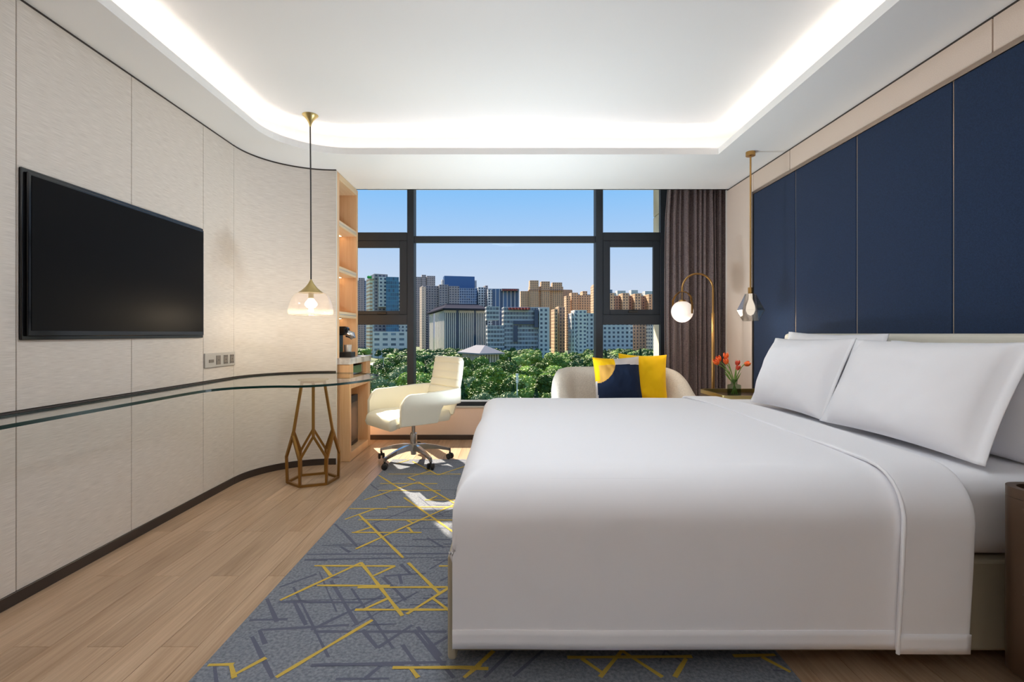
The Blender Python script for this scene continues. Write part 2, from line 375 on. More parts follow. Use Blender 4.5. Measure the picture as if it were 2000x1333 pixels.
# --- window wall below the glass, skirting, wall behind the camera
ww = struct(MB().box(-2.25, 2.3, YW, 5.46, 0, .325).build('wall_window', M['wallfab_r']), 'low beige wall under the window')
struct(MB().rbox(-2.2, 2.2, YW-.012, YW, 0, .05, .002, 1).build('baseboard_window', M['dark']), 'dark skirting under the window')
struct(MB().rbox(-2.2, 2.25, YW-.01, 5.30, .325, .345, .003, 1).build('window_sill', M['steel']), 'thin grey metal window sill')
struct(MB().box(-2.25, 2.35, 5.27, 5.46, 2.72, 3.3).build('wall_window_head', M['plaster']), 'wall above the window')
struct(MB().box(-2.25, 2.35, YN-.15, YN, 0, 2.78).build('wall_entry', M['plaster']), 'plain wall behind the camera')

# --- ceiling: raised centre, lower soffit around it with a lit cove
ce = struct(MB().box(-2.25, 2.35, YN-.15, 5.46, ZC, ZC+.12).build('ceiling', M['ceil']), 'white raised ceiling')
TR = .5; path = [(-1.70, -1.7), (-1.70, 3.40)]
for k in range(1, 17):
    a = math.radians(180-90*k/16); path.append((-1.20+TR*math.cos(a), 3.40+TR*math.sin(a)))
path += [(1.62, 3.90), (1.62, -1.7)]
def offs(p, d):   # outward offset of the closed outline with mitred corners (outline runs clockwise)
    n = len(p); out = []
    for i in range(n):
        a, b, c = Vector(p[i-1]), Vector(p[i]), Vector(p[(i+1) % n])
        d1 = (b-a).normalized(); d2 = (c-b).normalized(); n1 = Vector((-d1.y, d1.x)); n2 = Vector((-d2.y, d2.x))
        m_ = (n1+n2).normalized(); out.append(b+m_*(d/max(.3, m_.dot(n1))))
    return out
prof = [(0, ZS), (0, ZS+.05), (.016, ZS+.05), (.016, ZS+.008), (.24, ZS+.008), (.24, ZC)]
rings = [[(q.x, q.y, z) for q in offs(path, d)] for d, z in prof]
n = len(path); m = MB()
for k in range(len(prof)-1):
    for i in range(n):
        j = (i+1) % n; m.add([rings[k][i], rings[k][j], rings[k+1][j], rings[k+1][i]], [(0,1,2,3)])
b = bmesh.new()
inner = [b.verts.new(p) for p in rings[0]]; outer = [b.verts.new(p) for p in ((-2.02, YN, ZS), (-2.02, YB, ZS), (2.12, YB, ZS), (2.12, YN, ZS))]
ed = [b.edges.new((inner[i], inner[(i+1) % n])) for i in range(n)]+[b.edges.new((outer[i], outer[(i+1) % 4])) for i in range(4)]
bmesh.ops.triangle_fill(b, edges=ed, use_beauty=True, use_dissolve=False)
m.bm(b); m.box(-2.02, 2.12, YB-.02, YB, ZS, ZC)
m.build('soffit', M['ceil'], ce)
led = emitter('cove_led_light', (1.0, .82, .71), COVE)
def strip(a, b, lab):
    o1, o2 = offs(path, .018), offs(path, .033); mm = MB()
    for i in range(a, b):
        mm.add([(o1[i].x,o1[i].y,ZS+.011), (o1[i+1].x,o1[i+1].y,ZS+.011), (o2[i+1].x,o2[i+1].y,ZS+.011), (o2[i].x,o2[i].y,ZS+.011)], [(0,1,2,3)])
        mm.add([(o1[i].x,o1[i].y,ZS+.0085), (o1[i+1].x,o1[i+1].y,ZS+.0085), (o2[i+1].x,o2[i+1].y,ZS+.0085), (o2[i].x,o2[i].y,ZS+.0085)], [(0,1,2,3)])
    tag(mm.build('led_strip', led), lab, 'light strip', 'cove light strips')
strip(0, 17, 'warm light strip hidden in the ceiling cove above the television wall')
strip(17, 18, 'warm light strip hidden in the ceiling cove on the window side')
strip(18, 19, 'warm light strip hidden in the ceiling cove above the bed head')

# fill lamp added above the view to brighten bed, floor and walls
fo = thing('fill_dome', 'round opal fill lamp added under the raised ceiling, out of view', 'fill lamp', (-.04, 1.93, ZC))
MB().lathe([(.245,-.035),(.25,-.03),(.25,-.0005)], (-.04,1.93,ZC), 40).build('ring', M['steel'], fo, smooth=40)
MB().lathe([(.001,-.075),(.12,-.070),(.20,-.055),(.238,-.036)], (-.04,1.93,ZC), 40, caps=False).build('opal_dome', emitter('fill_dome_light', (.84,.92,1.0), FLUSH), fo, smooth=60)
# unseen lamps added to wash the ceiling: one between bed and window, two behind the camera
def fill_uplight(x, y, z, power, lab):
    t = thing('fill_uplight', lab, 'floor lamp', (x, y, 0), 'added ceiling fill lamps')
    MB().lathe([(.12,0),(.12,.012),(.02,.02)], (x,y,.0005 if x < -1 or y > 4.4 else .0125), 28).build('base', M['brass_d'], t, smooth=40)
    MB().tube([(x,y,.015),(x,y,z-.09)], .012, 12).build('pole', M['brass_d'], t, smooth=40)
    MB().lathe([(.02,-.10),(.09,-.085),(.15,-.05),(.175,0),(.170,0),(.145,-.045),(.085,-.078),(.001,-.085)], (x,y,z), 32, caps=False).build('bowl', M['brass_d'], t, smooth=50)
    ld = bpy.data.lights.new('lamp', 'AREA'); lo = bpy.data.objects.new('lamp', ld); C.objects.link(lo); lo.parent = t
    ld.shape = 'DISK'; ld.size = .32; ld.energy = power; ld.color = (.80, .91, 1.0); lo.location = (0, 0, z-.012); lo.rotation_euler = (PI, 0, 0)
fill_uplight(.09, 3.98, .50, UP_FAR, 'low brass fill lamp added out of view between bed and window')
fill_uplight(-1.45, -.75, 1.65, UP_NEAR, 'tall brass fill lamp added behind the camera by the television wall')
fill_uplight(1.5, -.75, 1.65, UP_NEAR, 'tall brass fill lamp added behind the camera by the bed wall')

# fill lights added over the unseen entry behind the camera
pan = emitter('entry_fill_light', (1.0, .93, .85), 1.0)
for k, x in enumerate((-.75, .75)):
    t = thing('entry_fill', 'square fill light added over the unseen entry, '+('television side' if k == 0 else 'bed side'), 'ceiling light', (x, -1.15, ZC), 'added entry fill lights')
    MB().box(x-.32, x+.32, -1.47, -.83, ZC-.03, ZC-.001).build('frame', M['steel'], t)
    MB().box(x-.29, x+.29, -1.44, -.86, ZC-.034, ZC-.0305).build('diffuser', pan, t)
    ld = bpy.data.lights.new('lamp', 'AREA'); lo = bpy.data.objects.new('lamp', ld); C.objects.link(lo); lo.parent = t
    ld.shape = 'SQUARE'; ld.size = .56; ld.energy = DOWN; ld.color = (1, .93, .85); lo.location = (0, 0, -.04)

# ================================================================== window
def wx(X, y=5.30): return (X-VX)*y/FPX
def wz(Y, y=5.30): return CH+(VY-Y)*y/FPX
win = struct(empty('window_1', (0, 5.3, .345)), 'wide charcoal framed window over the park')
F0, F1 = 5.30, 5.45
def mem(name, X0, X1, Y0, Y1, y0=F0, y1=F1, bev=.004, parent=win):
    return MB().rbox(wx(X0), wx(X1), y0, y1, wz(Y1), wz(Y0), bev, 1).build(name, M['frame'], parent)
TOP = 335; BOT = 785
mem('frame_rail', 560, 1420, BOT, 793.5); mem('frame_rail', 560, 1420, 322, TOP)
mem('mullion', 795, 808, TOP, BOT); mem('mullion', 1164, 1178, TOP, BOT); mem('frame_stile', 1290, 1400, TOP, BOT, F0, F0+.06); mem('frame_stile', 560, 600, TOP, BOT)
mem('transom', 808, 1164, 460.5, 472.5, F0+.02, F0+.09)
for xa, xb in ((600, 795), (1178, 1290)):
    mem('transom', xa, xb, 454, 470, F0, F0+.05); mem('transom', xa, xb, 615, 634.5, F0, F0+.05)
    sash = MB()
    xi0, xi1, yi0, yi1 = (615, 780, 483.5, 607.5) if xa == 600 else (1192, 1276.5, 482, 605)
    for q in ((xa, xi0, 470, 615), (xi1, xb, 470, 615), (xi0, xi1, 470, yi0), (xi0, xi1, yi1, 615)):
        sash.rbox(wx(q[0]), wx(q[1]), F0+.008, F0+.05, wz(q[3]), wz(q[2]), .004, 1)
    s_ = sash.build('sash', M['frame'], win)
    hx = 746 if xa == 600 else 1236
    MB().rbox(wx(hx-9), wx(hx+9), F0-.012, F0+.012, wz(yi1+6), wz(yi1+2.5), .003, 1).build('handle', M['black'], s_)
    for (p0, p1, q0, q1) in ((xa, xb, TOP, 454), (xi0-3, xi1+3, yi0-3, yi1+3), (xa, xb, 634, BOT)):
        MB().box(wx(p0), wx(p1), F0+.03, F0+.036, wz(q1), wz(q0)).build('pane', M['glasspane'], win)
for q0, q1 in ((TOP, 462), (471, BOT)):
    MB().box(wx(806), wx(1166), F0+.06, F0+.068, wz(q1), wz(q0)).build('pane', M['glasspane'], win)

# --- the building's own stone fin, and an unseen slab added to block the sun
fin = struct(empty('wall_fin', (1.7, 5.6, 0)), 'pale stone clad fin outside the window')
zz = [-8, -5.6, -3.2, -.8, 1.55, 2.42, 3.3, 5.7]
for a, b in zip(zz[:-1], zz[1:]):
    MB().rbox(1.655, 2.5, 5.47, 5.77, a+.004, b-.004, .004, 1).build('stone_panel', M['outdoor_tile'], fin)
MB().box(1.67, 2.5, 5.48, 5.76, -8, 5.7).build('core', M['backing'], fin)
sunblock = struct(empty('sun_blocker', (0, 5.5, 3.45)), 'unseen slab added above the window to keep sun off the bed')
MB().rbox(-2.30, 4.5, 5.47, 8.30, 3.45, 3.62, .01, 1).build('slab', M['plaster'], sunblock)
struct(MB().box(-7.5, -2.26, 5.3, 5.46, -8, 3.62).box(2.36, 7.5, 5.3, 5.46, -8, 3.62).box(-2.26, 2.36, 5.3, 5.46, 3.0, 3.45).box(-2.26, 2.36, 5.30, 5.458, -8, -.13).build('wall_facade', M['outdoor_tile']), 'outer face of the hotel building')

# ================================================================== rug
rug = thing('area_rug', 'blue-grey wool rug with crossing yellow and slate lines under the bed', 'rug', (0, 2.3, 0))
RX0, RX1, RY0, RY1 = -1.0, .92, .95, 4.39
MB().rbox(RX0, RX1, RY0, RY1, .0005, .012, .004, 2).build('pile', M['rug'], rug)
def ribbon(m, a, b, w_, z):
    a, b = Vector(a), Vector(b); d = b-a
    if d.length < .01: return
    nn = Vector((-d.y, d.x)).normalized()*w_/2; e_ = d.normalized()*.0
    k = max(2, int(d.length/.06)); L_, R_ = [], []
    for i in range(k+1):
        p = a+d*i/k; j = 1+.18*math.sin(i*1.7+a.x*9); L_.append((p.x+nn.x*j, p.y+nn.y*j)); R_.append((p.x-nn.x*j, p.y-nn.y*j))
    pts = [q for q in L_+R_[::-1]]
    for i in range(k):
        m.add([(*L_[i], z), (*L_[i+1], z), (*R_[i+1], z), (*R_[i], z)], [(0,1,2,3)])
def clipseg(a, b):
    t0, t1 = 0., 1.; dx, dy = b[0]-a[0], b[1]-a[1]
    for p, q in ((-dx, a[0]-RX0-.01), (dx, RX1-.01-a[0]), (-dy, a[1]-RY0-.01), (dy, RY1-.01-a[1])):
        if abs(p) < 1e-9:
            if q < 0: return None
        else:
            r = q/p
            if p < 0: t0 = max(t0, r)
            else: t1 = min(t1, r)
    if t0 >= t1: return None
    return (a[0]+dx*t0, a[1]+dy*t0), (a[0]+dx*t1, a[1]+dy*t1)
Y1 = [(80,1255,235,1250),(218,1250,240,1333),(245,1310,430,1210),(490,1330,1070,980),(515,860,1005,630),(1000,630,1250,955),(720,650,1205,652),(770,650,820,710),(1205,652,1075,712),(735,770,1175,772),(980,782,1560,780),(1160,850,1010,920),(965,918,1560,918),(1275,945,1560,765),(1435,850,1560,945),(1285,632,1475,822),(1470,652,1600,652),(990,340,1255,602),(970,548,1560,278),(945,448,1365,448),(960,448,1065,415),(905,368,1080,305),(930,303,1160,303),(1155,292,1600,292),(985,370,1600,372),(1260,235,1580,462),(1280,415,1310,445),(1280,375,1310,390),(1105,98,1230,178),(1020,250,1345,140),(1115,150,1460,150),(1105,192,1480,192),(1345,140,1580,280),(1165,92,1600,92),(1310,15,1465,98),(1465,98,1640,40),(1210,30,1290,5),(1410,75,1280,115),(1285,112,1325,132),(1385,250,1600,250),(1410,250,1460,225),(1190,1272,1720,1270),(1300,1275,1345,1333),(1620,1333,1720,1250)]
Y2 = [(0,285,135,288),(20,330,160,200),(520,232,1130,228),(590,238,700,315),(680,330,790,195),(780,195,985,330),(1100,238,1045,330),(1330,225,1535,220),(1470,230,1610,305)]
D1 = [(345,1080,470,1333),(390,1040,425,1125),(395,1040,930,1010),(700,1040,1130,830),(720,1050,1515,1050),(880,425,980,535),(820,740,980,1010),(435,850,495,990),(600,870,670,1010),(510,780,735,700),(1010,1040,1100,1150),(1100,1150,1310,1010),(1320,1040,1560,1333),(1340,1020,1480,1200),(1250,1130,1340,1260),(1440,1130,1560,1060),(700,1255,1515,1235),(1030,1333,1130,1250),(1135,720,1270,860),(1140,712,1390,695),(660,580,1540,575),(660,615,800,615),(880,535,935,568),(800,720,870,720),(505,870,1000,872),(330,980,560,975),(1240,640,1300,700),(1230,700,1245,760),(1310,490,1540,490),(1400,480,1500,540)]
md = MB(); zy = [.0132]
fl = lambda cx, cy: floor_at(380+cx/3.079, 900+cy/3.079)
fl2 = lambda cx, cy: floor_at(900+cx/2.5, 1200+cy/2.5)
for q, f_ in [(q, fl) for q in Y1]+[(q, fl2) for q in Y2]:
    s_ = clipseg(f_(q[0], q[1]), f_(q[2], q[3]))
    if s_: my = MB(); zy[0] += .00002; ribbon(my, *s_, .0145, zy[0]); my.build('stripe', M['rug_y'], rug)
for q in D1:
    s_ = clipseg(fl(q[0], q[1]), fl(q[2], q[3]))
    if s_: ribbon(md, *s_, .015, .0123+.00001*D1.index(q))
rr = random.Random(3)
for k in range(150):
    x, y = rr.uniform(RX0, RX1), rr.uniform(RY0, RY1); an = rr.choice((0, 0, 0, 0, .95, 2.15))+rr.uniform(-.06, .06); l = rr.uniform(.12, .6)
    s_ = clipseg((x, y), (x+math.cos(an)*l, y+math.sin(an)*l))
    if s_: ribbon(md, *s_, rr.uniform(.006, .012), .01264+.000003*k)
for k in range(26):   # yellow lines where the bed hides the rug
    x, y = rr.uniform(0, RX1), rr.uniform(1.7, RY1); an = rr.choice((0, .95, 2.15)); l = rr.uniform(.3, .7)
    s_ = clipseg((x, y), (x+math.cos(an)*l, y+math.sin(an)*l))
    if s_: my = MB(); zy[0] += .00002; ribbon(my, *s_, .0145, zy[0]); my.build('stripe', M['rug_y'], rug)
o = md.build('line_pattern', M['rug_d'], rug); o['label'] = 'dark slate tufted lines'; o['kind'] = 'stuff'

# ================================================================== television
tv = thing('television', 'large black flat television on the left wall panels', 'television', (XL, 2.687, 1.43))
MB().rbox(XL+.0005, XL+.014, 2.069, 3.305, 1.073, 1.783, .003, 1).build('surround_frame', M['black_gloss'], tv)
MB().rbox(XL+.0145, XL+.026, 2.085, 3.292, 1.088, 1.768, .004, 2).build('bezel', M['black_gloss'], tv)
MB().box(XL+.0262, XL+.0275, 2.10, 3.280, 1.112, 1.756).build('screen', M['screen'], tv)

# ================================================================== socket plate
sp_ = thing('socket_plate', 'silver power and data socket plate on the left wall', 'socket', (XL, 3.515, .92))
MB().rbox(XL+.0005, XL+.012, 3.332, 3.698, .872, .968, .003, 2).build('plate', M['steel'], sp_)
sock = mat('grey_socket_insert', L((128,120,112)), .5)
MB().box(XL+.0121, XL+.0145, 3.37, 3.425, .905, .925).build('data_port', sock, sp_)
for k, y in enumerate((3.455, 3.545, 3.625)):
    g = MB().rbox(XL+.0121, XL+.0155, y, y+.05, .888, .95, .001, 1).build('socket', sock, sp_)
    hm = MB()
    for dz in ((.919,) if k == 0 else (.896, .919, .942)):
        for dy in ((.025,) if dz == .919 else (.014, .036)): hm.box(XL+.0156, XL+.0162, y+dy-.004, y+dy+.004, dz-.003, dz+.003)
    hm.build('pin_holes', M['black'], g)

# ================================================================== tall oak shelf unit and lower cabinet
XF = -1.444; y0, y1 = 4.275, 4.882
ca = thing('shelf_unit', 'tall oak shelf unit with lit open shelves beside the window', 'shelf unit', (-1.72, 4.58, .89))
MB().rbox(-1.95, XF, y0, 4.345, .89, 2.476, .003, 1).build('side_panel', M['oak'], ca)
MB().rbox(-1.95, XF, 4.845, y1, .89, 2.476, .003, 1).build('side_panel', M['oak'], ca)
MB().box(-1.95, -1.93, 4.346, 4.844, .89, 2.476).build('back_panel', M['oak'], ca)
MB().rbox(-1.93, XF, 4.346, 4.844, 2.42, 2.476, .002, 1).build('top_panel', M['oak_h'], ca)
MB().rbox(XF+.0005, XF+.004, 4.2555, 4.2745, .0005, 2.468, .001, 1).build('edge_strip', M['plaster'], ca)
sl = emitter('shelf_led_light', (1.0, .70, .40), 9.0)
for zt in (2.076, 1.682, 1.292):
    s_ = MB().rbox(-1.93, XF-.004, 4.346, 4.844, zt-.05, zt, .002, 1).build('shelf', M['oak_h'], ca)
    MB().box(XF-.0045, XF-.0025, 4.346, 4.844, zt-.028, zt-.022).build('edge_groove', M['steel'], s_)
    MB().box(-1.60, -1.585, 4.37, 4.82, zt-.0535, zt-.0505).build('led_strip', sl, s_)
XC = -1.355; c0, c1 = 4.344, 4.99
lc = thing('low_cabinet', 'oak low cabinet with open niches under the shelf unit', 'cabinet', (-1.66, 4.66, 0))
MB().rbox(-1.96, XC, c0, 4.384, 0, .834, .002, 1).build('side_panel', M['oak'], lc)
MB().rbox(-1.96, XC, 4.913, c1, 0, .834, .002, 1).build('side_panel', M['oak'], lc)
MB().box(-1.96, -1.93, 4.385, 4.912, 0, .834).build('back_panel', M['oak'], lc)
MB().rbox(-1.93, XC, 4.385, 4.912, 0, .073, .002, 1).build('bottom_panel', M['oak'], lc)
MB().rbox(-1.93, XC, 4.385, 4.912, .623, .733, .002, 1).build('divider_panel', M['oak'], lc)
MB().box(-1.93, XC, 4.385, 4.442, .734, .834).build('niche_stile', M['oak'], lc)
MB().box(-1.93, XC, 4.84, 4.912, .734, .834).build('niche_stile', M['oak'], lc)
tag(MB().rbox(-1.96, XC+.008, c0-.012, c1, .8345, .889, .003, 2).build('counter_top', M['marble']), 'white marble top on the oak low cabinet', 'counter top')
dw = thing('drawer_box', 'glass fronted tray box in the upper niche of the low cabinet', 'drawer box', (-1.6, 4.64, .735))
MB().rbox(-1.85, XC-.03, 4.45, 4.83, .735, .74, .001, 1).box(-1.85,-1.84,4.45,4.83,.74,.815).box(-1.84,XC-.03,4.45,4.458,.74,.815).box(-1.84,XC-.03,4.822,4.83,.74,.815).build('body', mat('walnut_tray', L((110,82,62)), .5), dw)
MB().box(XC-.028, XC-.022, 4.47, 4.81, .742, .812).build('front_pane', mat('mirror_tint', (.45,.5,.55), .08, .9), dw)
fr = thing('mini_fridge', 'dark mini fridge inside the lower niche of the oak cabinet', 'fridge', (-1.65, 4.62, .0735))
MB().rbox(-1.86, -1.47, 4.41, 4.80, .0735, .525, .006, 2).build('body', M['black'], fr)
d_ = MB().rbox(-1.468, -1.42, 4.41, 4.80, .078, .53, .006, 2).build('door', M['black'], fr)
MB().rbox(-1.4195, -1.416, 4.43, 4.77, .12, .47, .001, 1).build('door_glass', mat('fridge_glass', L((96,84,74)), .25), d_)
cm = thing('coffee_machine', 'black capsule coffee machine on the marble counter', 'coffee machine', (-1.52, 4.6, .889))
MB().rbox(-1.66, -1.50, 4.49, 4.63, .8895, 1.13, .02, 3).build('body', M['black_gloss'], cm)
MB().rbox(-1.60, -1.43, 4.505, 4.615, 1.085, 1.165, .03, 4).build('head', M['black_gloss'], cm)
MB().tube([(-1.445,4.56,1.10),(-1.405,4.56,1.085),(-1.39,4.56,1.055)], [.034,.034,.022], 16).build('lever_cap', M['chrome'], cm, smooth=40)
MB().rbox(-1.4995, -1.39, 4.495, 4.625, .8895, .935, .006, 2).build('drip_tray', M['black'], cm)
MB().lathe([(.03,0),(.034,.06),(.033,.063),(.02,.063)], (-1.44,4.56,.936), 16).build('cup', M['steel'], cm, smooth=40)
MB().rbox(-1.70, -1.661, 4.50, 4.62, .8895, 1.10, .012, 3).build('water_tank', M['vase'], cm)

# ================================================================== glass desk with brass base
desk = thing('glass_desk', 'curved clear glass desk top running along the left wall', 'desk', (-1.7, 3.2, .76))
edge = [(-1.79,.3),(-1.79,1.2),(-1.79,1.79),(-1.775,2.38),(-1.755,2.88),(-1.68,3.06),(-1.56,3.14),(-1.44,3.175),(-1.29,3.18),(-1.16,3.27),(-1.06,3.42),(-.995,3.60),(-.978,3.80),(-1.03,4.02),(-1.132,4.15),(-1.25,4.225),(-1.36,4.243)]
pl = [(p.x,p.y) for p in crom([(a,b,0) for a,b in edge], 6)]
k0 = len(pl)
for k in range(0, 19):
    a = math.radians(90+90*k/18); r = AR-.003; pl.append((AC[0]+r*math.cos(a), AC[1]+r*math.sin(a)))
pl.append((XL+.003,.3))
pl = pl[::-1] if False else pl
mm = MB().prism(pl, .760, .775); mm.m = [0,0]+[1]*(len(mm.f)-2)
mm.build('glass_top', [M['desk_glass'], M['desk_edge']], desk)
hb = thing('table_base', 'brass hexagonal cage base standing under the glass desk', 'table base', (-1.455, 3.79, 0))
cx, cy = -1.455, 3.79; R0, R1 = .178, .088; W_ = .017
hv = lambda r, k, z, o=0: (cx+r*math.cos(math.radians(60*k+o+21)), cy+r*math.sin(math.radians(60*k+o+21)), z)
for k in range(6):   # vertices at 0,60.. so two corners face the camera
    MB().bar(hv(R0,k,.009), hv(R0,k+1,.009), W_).build('base_rail', M['brass_d'], hb)
    MB().bar(hv(R0,k,.005), hv(R0+.006,k,.20), W_).build('upright', M['brass_d'], hb)
    top = hv(R0*.90,k,.36,30)
    MB().bar(hv(R0+.006,k,.195), top, W_).build('brace', M['brass_d'], hb)
    MB().bar(hv(R0+.006,k+1,.195), top, W_).build('brace', M['brass_d'], hb)
    MB().bar(hv(R0*.90,k,.352,30), hv(R1,k,.752,30), W_).build('upper_bar', M['brass_d'], hb)
    MB().bar(hv(R1,k,.7435,30), hv(R1,k+1,.7435,30), W_*.9).build('top_rail', M['brass_d'], hb)
MB().lathe([(.11,0),(.11,.0055)], (cx,cy,.7535), 24).build('top_pad', M['brass_g'], hb)

# ================================================================== office chair
ch = thing('office_chair', 'cream leather swivel office chair on a five-star chrome base', 'chair')
def rslab(fn_c, halfw, th, ns, nl, name, groove=None):
    """padded slab: fn_c(t)->(a,z,na,nz), front and back surface, soft edges"""
    m = MB(); pts = []
    for side in (1, -1):
        for i in range(ns):
            t = i/(ns-1); a, z, na, nz = fn_c(t); hw = halfw(t)
            for j in range(nl):
                s_ = -1+2*j/(nl-1); ed = min(1, (1-abs(s_))*hw/.03, t*(ns-1)*.5+.0, (1-t)*(ns-1)*.5)
                ed = math.sqrt(max(0, 1-(1-max(0, min(1, ed)))**2))
                th_ = th*ed*.5
                if groove and side == 1: th_ -= groove(t)*(ed > .9)
                pts.append((a+side*na*th_, s_*hw, z+side*nz*th_))
    o = ns*nl; f = []
    for i in range(ns-1):
        for j in range(nl-1):
            f.append((i*nl+j, i*nl+j+1, (i+1)*nl+j+1, (i+1)*nl+j)); f.append((o+i*nl+j, o+(i+1)*nl+j, o+(i+1)*nl+j+1, o+i*nl+j+1))
    m.add(pts, f)
    b = bmesh.new(); vs = [b.verts.new(p) for p in m.v]
    for q in m.f:
        try: b.faces.new([vs[i] for i in q])
        except ValueError: pass
    bmesh.ops.remove_doubles(b, verts=b.verts[:], dist=.0004)
    return MB().bm(b).build(name, M['cream'], ch, smooth=55)
gv = lambda k, n_: (lambda t: .006*max(0, 1-abs(((t*n_+.5) % 1)-.5)/.09) if .1 < t < .95 else 0)
rslab(lambda t: (-.235-.125*t-.02*math.sin(t*PI), .40+.485*t, math.cos(.24), math.sin(.24)), lambda t: .24-.025*t-(.03*max(0, t-.93)/.07), .055, 60, 24, 'backrest', lambda t: .013*max(0, 1-abs(((t*7.2+.2) % 1)-.5)/.085) if .25 < t < .9 else 0)
rslab(lambda t: (-.23+.565*t, .398+.0*t-.04*max(0, t-.75)**2*16, 0.0, 1.0), lambda t: .235+.02*t-.03*max(0,(t-.93)/.07), .09, 60, 24, 'seat', lambda t: .007*max(0, 1-abs(((t*5.5) % 1)-.5)/.06) if .1 < t < .7 else 0)
# wrap-around arm shell
U = [(.275,-.285),(.15,-.292),(0,-.295),(-.10,-.295),(-.20,-.29),(-.28,-.262),(-.315,-.19),(-.325,-.08),(-.325,.08),(-.315,.19),(-.28,.262),(-.20,.29),(-.10,.295),(0,.295),(.15,.292),(.275,.285)]
pu = crom([(a,b,0) for a,b in U], 5); nU = len(pu)
def zsh(a, i):
    front = min(i, nU-1-i)
    zt = .612+.02*max(0, (.1-a))/.4
    zb = .362 if a > -.045 else (.362+.135*min(1, (-.045-a)/.045))
    if a > .185: zt -= .085*((a-.185)/.09)**2.2
    return zb, zt
m = MB(); K = 10
for i, p in enumerate(pu):
    q0, q1 = pu[max(0,i-1)], pu[min(nU-1,i+1)]; d = (q1-q0).normalized(); nn = Vector((-d.y, d.x, 0)); zb, zt = zsh(p.x, i); th = .018
    sec = [(-th,zb+.006),(-th,(zb+zt)/2),(-th,zt-.012),(-th*.6,zt-.003),(0,zt),(th*.6,zt-.003),(th,zt-.012),(th,(zb+zt)/2),(th,zb+.006),(0,zb)]
    for s_, z in sec: m.v.append((p.x+nn.x*s_, p.y+nn.y*s_, z))
for i in range(nU-1):
    for j in range(K): m.f.append((i*K+j, i*K+(j+1)%K, (i+1)*K+(j+1)%K, (i+1)*K+j)); m.m.append(0)
m.f += [tuple(range(K-1,-1,-1)), tuple((nU-1)*K+j for j in range(K))]; m.m += [0,0]
m.build('arm_shell', M['cream'], ch, smooth=50)
MB().rbox(-.13,.12,-.09,.09,.335,.378,.01,2).build('seat_plate', M['black'], ch)
MB().rbox(.06,.10,-.20,-.12,.27,.34,.006,2).build('tilt_lever', M['black'], ch)
MB().lathe([(.016,.22),(.016,.336)], n=20).build('gas_lift', M['chrome'], ch, smooth=40)
MB().lathe([(.028,.10),(.030,.12),(.030,.235),(.026,.245)], n=24).build('column_cover', M['chrome'], ch, smooth=40)
MB().lathe([(.022,.062),(.024,.066),(.024,.088),(.031,.09),(.036,.10),(.036,.15),(.03,.158)], n=24).build('hub', M['steel'], ch, smooth=40)
CA = math.radians(-140)   # chair faces the lower left of the picture
for k in range(5):
    an = math.radians(90+72*k)-CA; d = Vector((math.cos(an), math.sin(an), 0)); s_ = Vector((-d.y, d.x, 0)); m = MB()
    ring = []
    for r, w2, zb, zt in ((.02,.022,.10,.15),(.10,.021,.105,.148),(.20,.018,.098,.128),(.295,.014,.078,.100),(.318,.012,.06,.095)):
        ring.append([d*r+s_*w2+Vector((0,0,zb)), d*r+s_*w2*.7+Vector((0,0,zt)), d*r-s_*w2*.7+Vector((0,0,zt)), d*r-s_*w2+Vector((0,0,zb))])
    for a, b in zip(ring[:-1], ring[1:]): m.add(a+b, [(0,1,5,4),(1,2,6,5),(2,3,7,6),(3,0,4,7)])
    m.add(ring[0], [(0,1,2,3)]); m.add(ring[-1], [(0,1,2,3)])
    lg = m.build('base_leg', M['chrome'], ch)
    c_ = d*.312; sd_ = Vector((math.cos(an+.7), math.sin(an+.7), 0)); m = MB()
    for s2 in (-1, 1):
        a = c_+sd_*s2*.008+Vector((0,0,.0255)); b_ = c_+sd_*s2*.027+Vector((0,0,.0255)); m.tube([a+(b_-a)*q for q in (0,.15,.85,1)], [.021,.025,.025,.018], 18)
    m.tube([c_+Vector((0,0,.03)), c_+Vector((0,0,.064))], .009, 10)
    m.build('caster', M['black'], lg, smooth=40)
ch.rotation_euler = (0, 0, CA); ch.location = (-.80, 4.30, .013)

# ================================================================== pendants and lamps
def point(parent, loc, e_, col, r=.02):
    ld = bpy.data.lights.new('bulb_light', 'POINT'); lo = bpy.data.objects.new('bulb_light', ld); C.objects.link(lo); lo.parent = parent
    ld.energy = e_; ld.color = col; ld.shadow_soft_size = r; lo.location = Vector(loc)-parent.location
px_, py_ = -1.447, 3.71
pd = thing('pendant_lamp', 'bell shaped clear to frosted glass pendant lamp with pale gold cap over the desk', 'pendant lamp', (px_, py_, 1.23))
MB().lathe([(.006,-.085),(.008,-.072),(.013,-.058),(.024,-.038),(.042,-.016),(.056,-.004),(.057,-.0005)], (px_,py_,ZC), 32).build('canopy', M['brass_g'], pd, smooth=60)
MB().tube([(px_,py_,ZC-.08),(px_+.004,py_,2.2),(px_+.006,py_,1.49)], .0052, 8).build('cord', M['black'], pd)
sx = px_+.006; zz = lambda Y: CH+(VY-Y)*py_/FPX
MB().lathe([(.004,zz(545.5)),(.010,zz(549)),(.022,zz(555)),(.042,zz(562)),(.066,zz(568)),(.088,zz(572)),(.090,zz(572.6)),(.05,zz(572.4))], (sx,py_,0), 40).build('cap', M['brass_g'], pd, smooth=50)
pg = glass('pendant_glass', (.93,.93,.95), 1.5, 0, (L((255,244,230)), -.09, .05, .74, .05))
prof_ = crom([(.088,zz(572),0),(.118,zz(577),0),(.142,zz(590),0),(.157,zz(605),0),(.158,zz(611),0),(.145,zz(615.5),0),(.12,zz(617),0)], 5)
m = MB().lathe([(p.x,p.y) for p in prof_]+[(p.x-.003,p.y) for p in prof_[::-1]], (sx,py_,0), 48, caps=False)
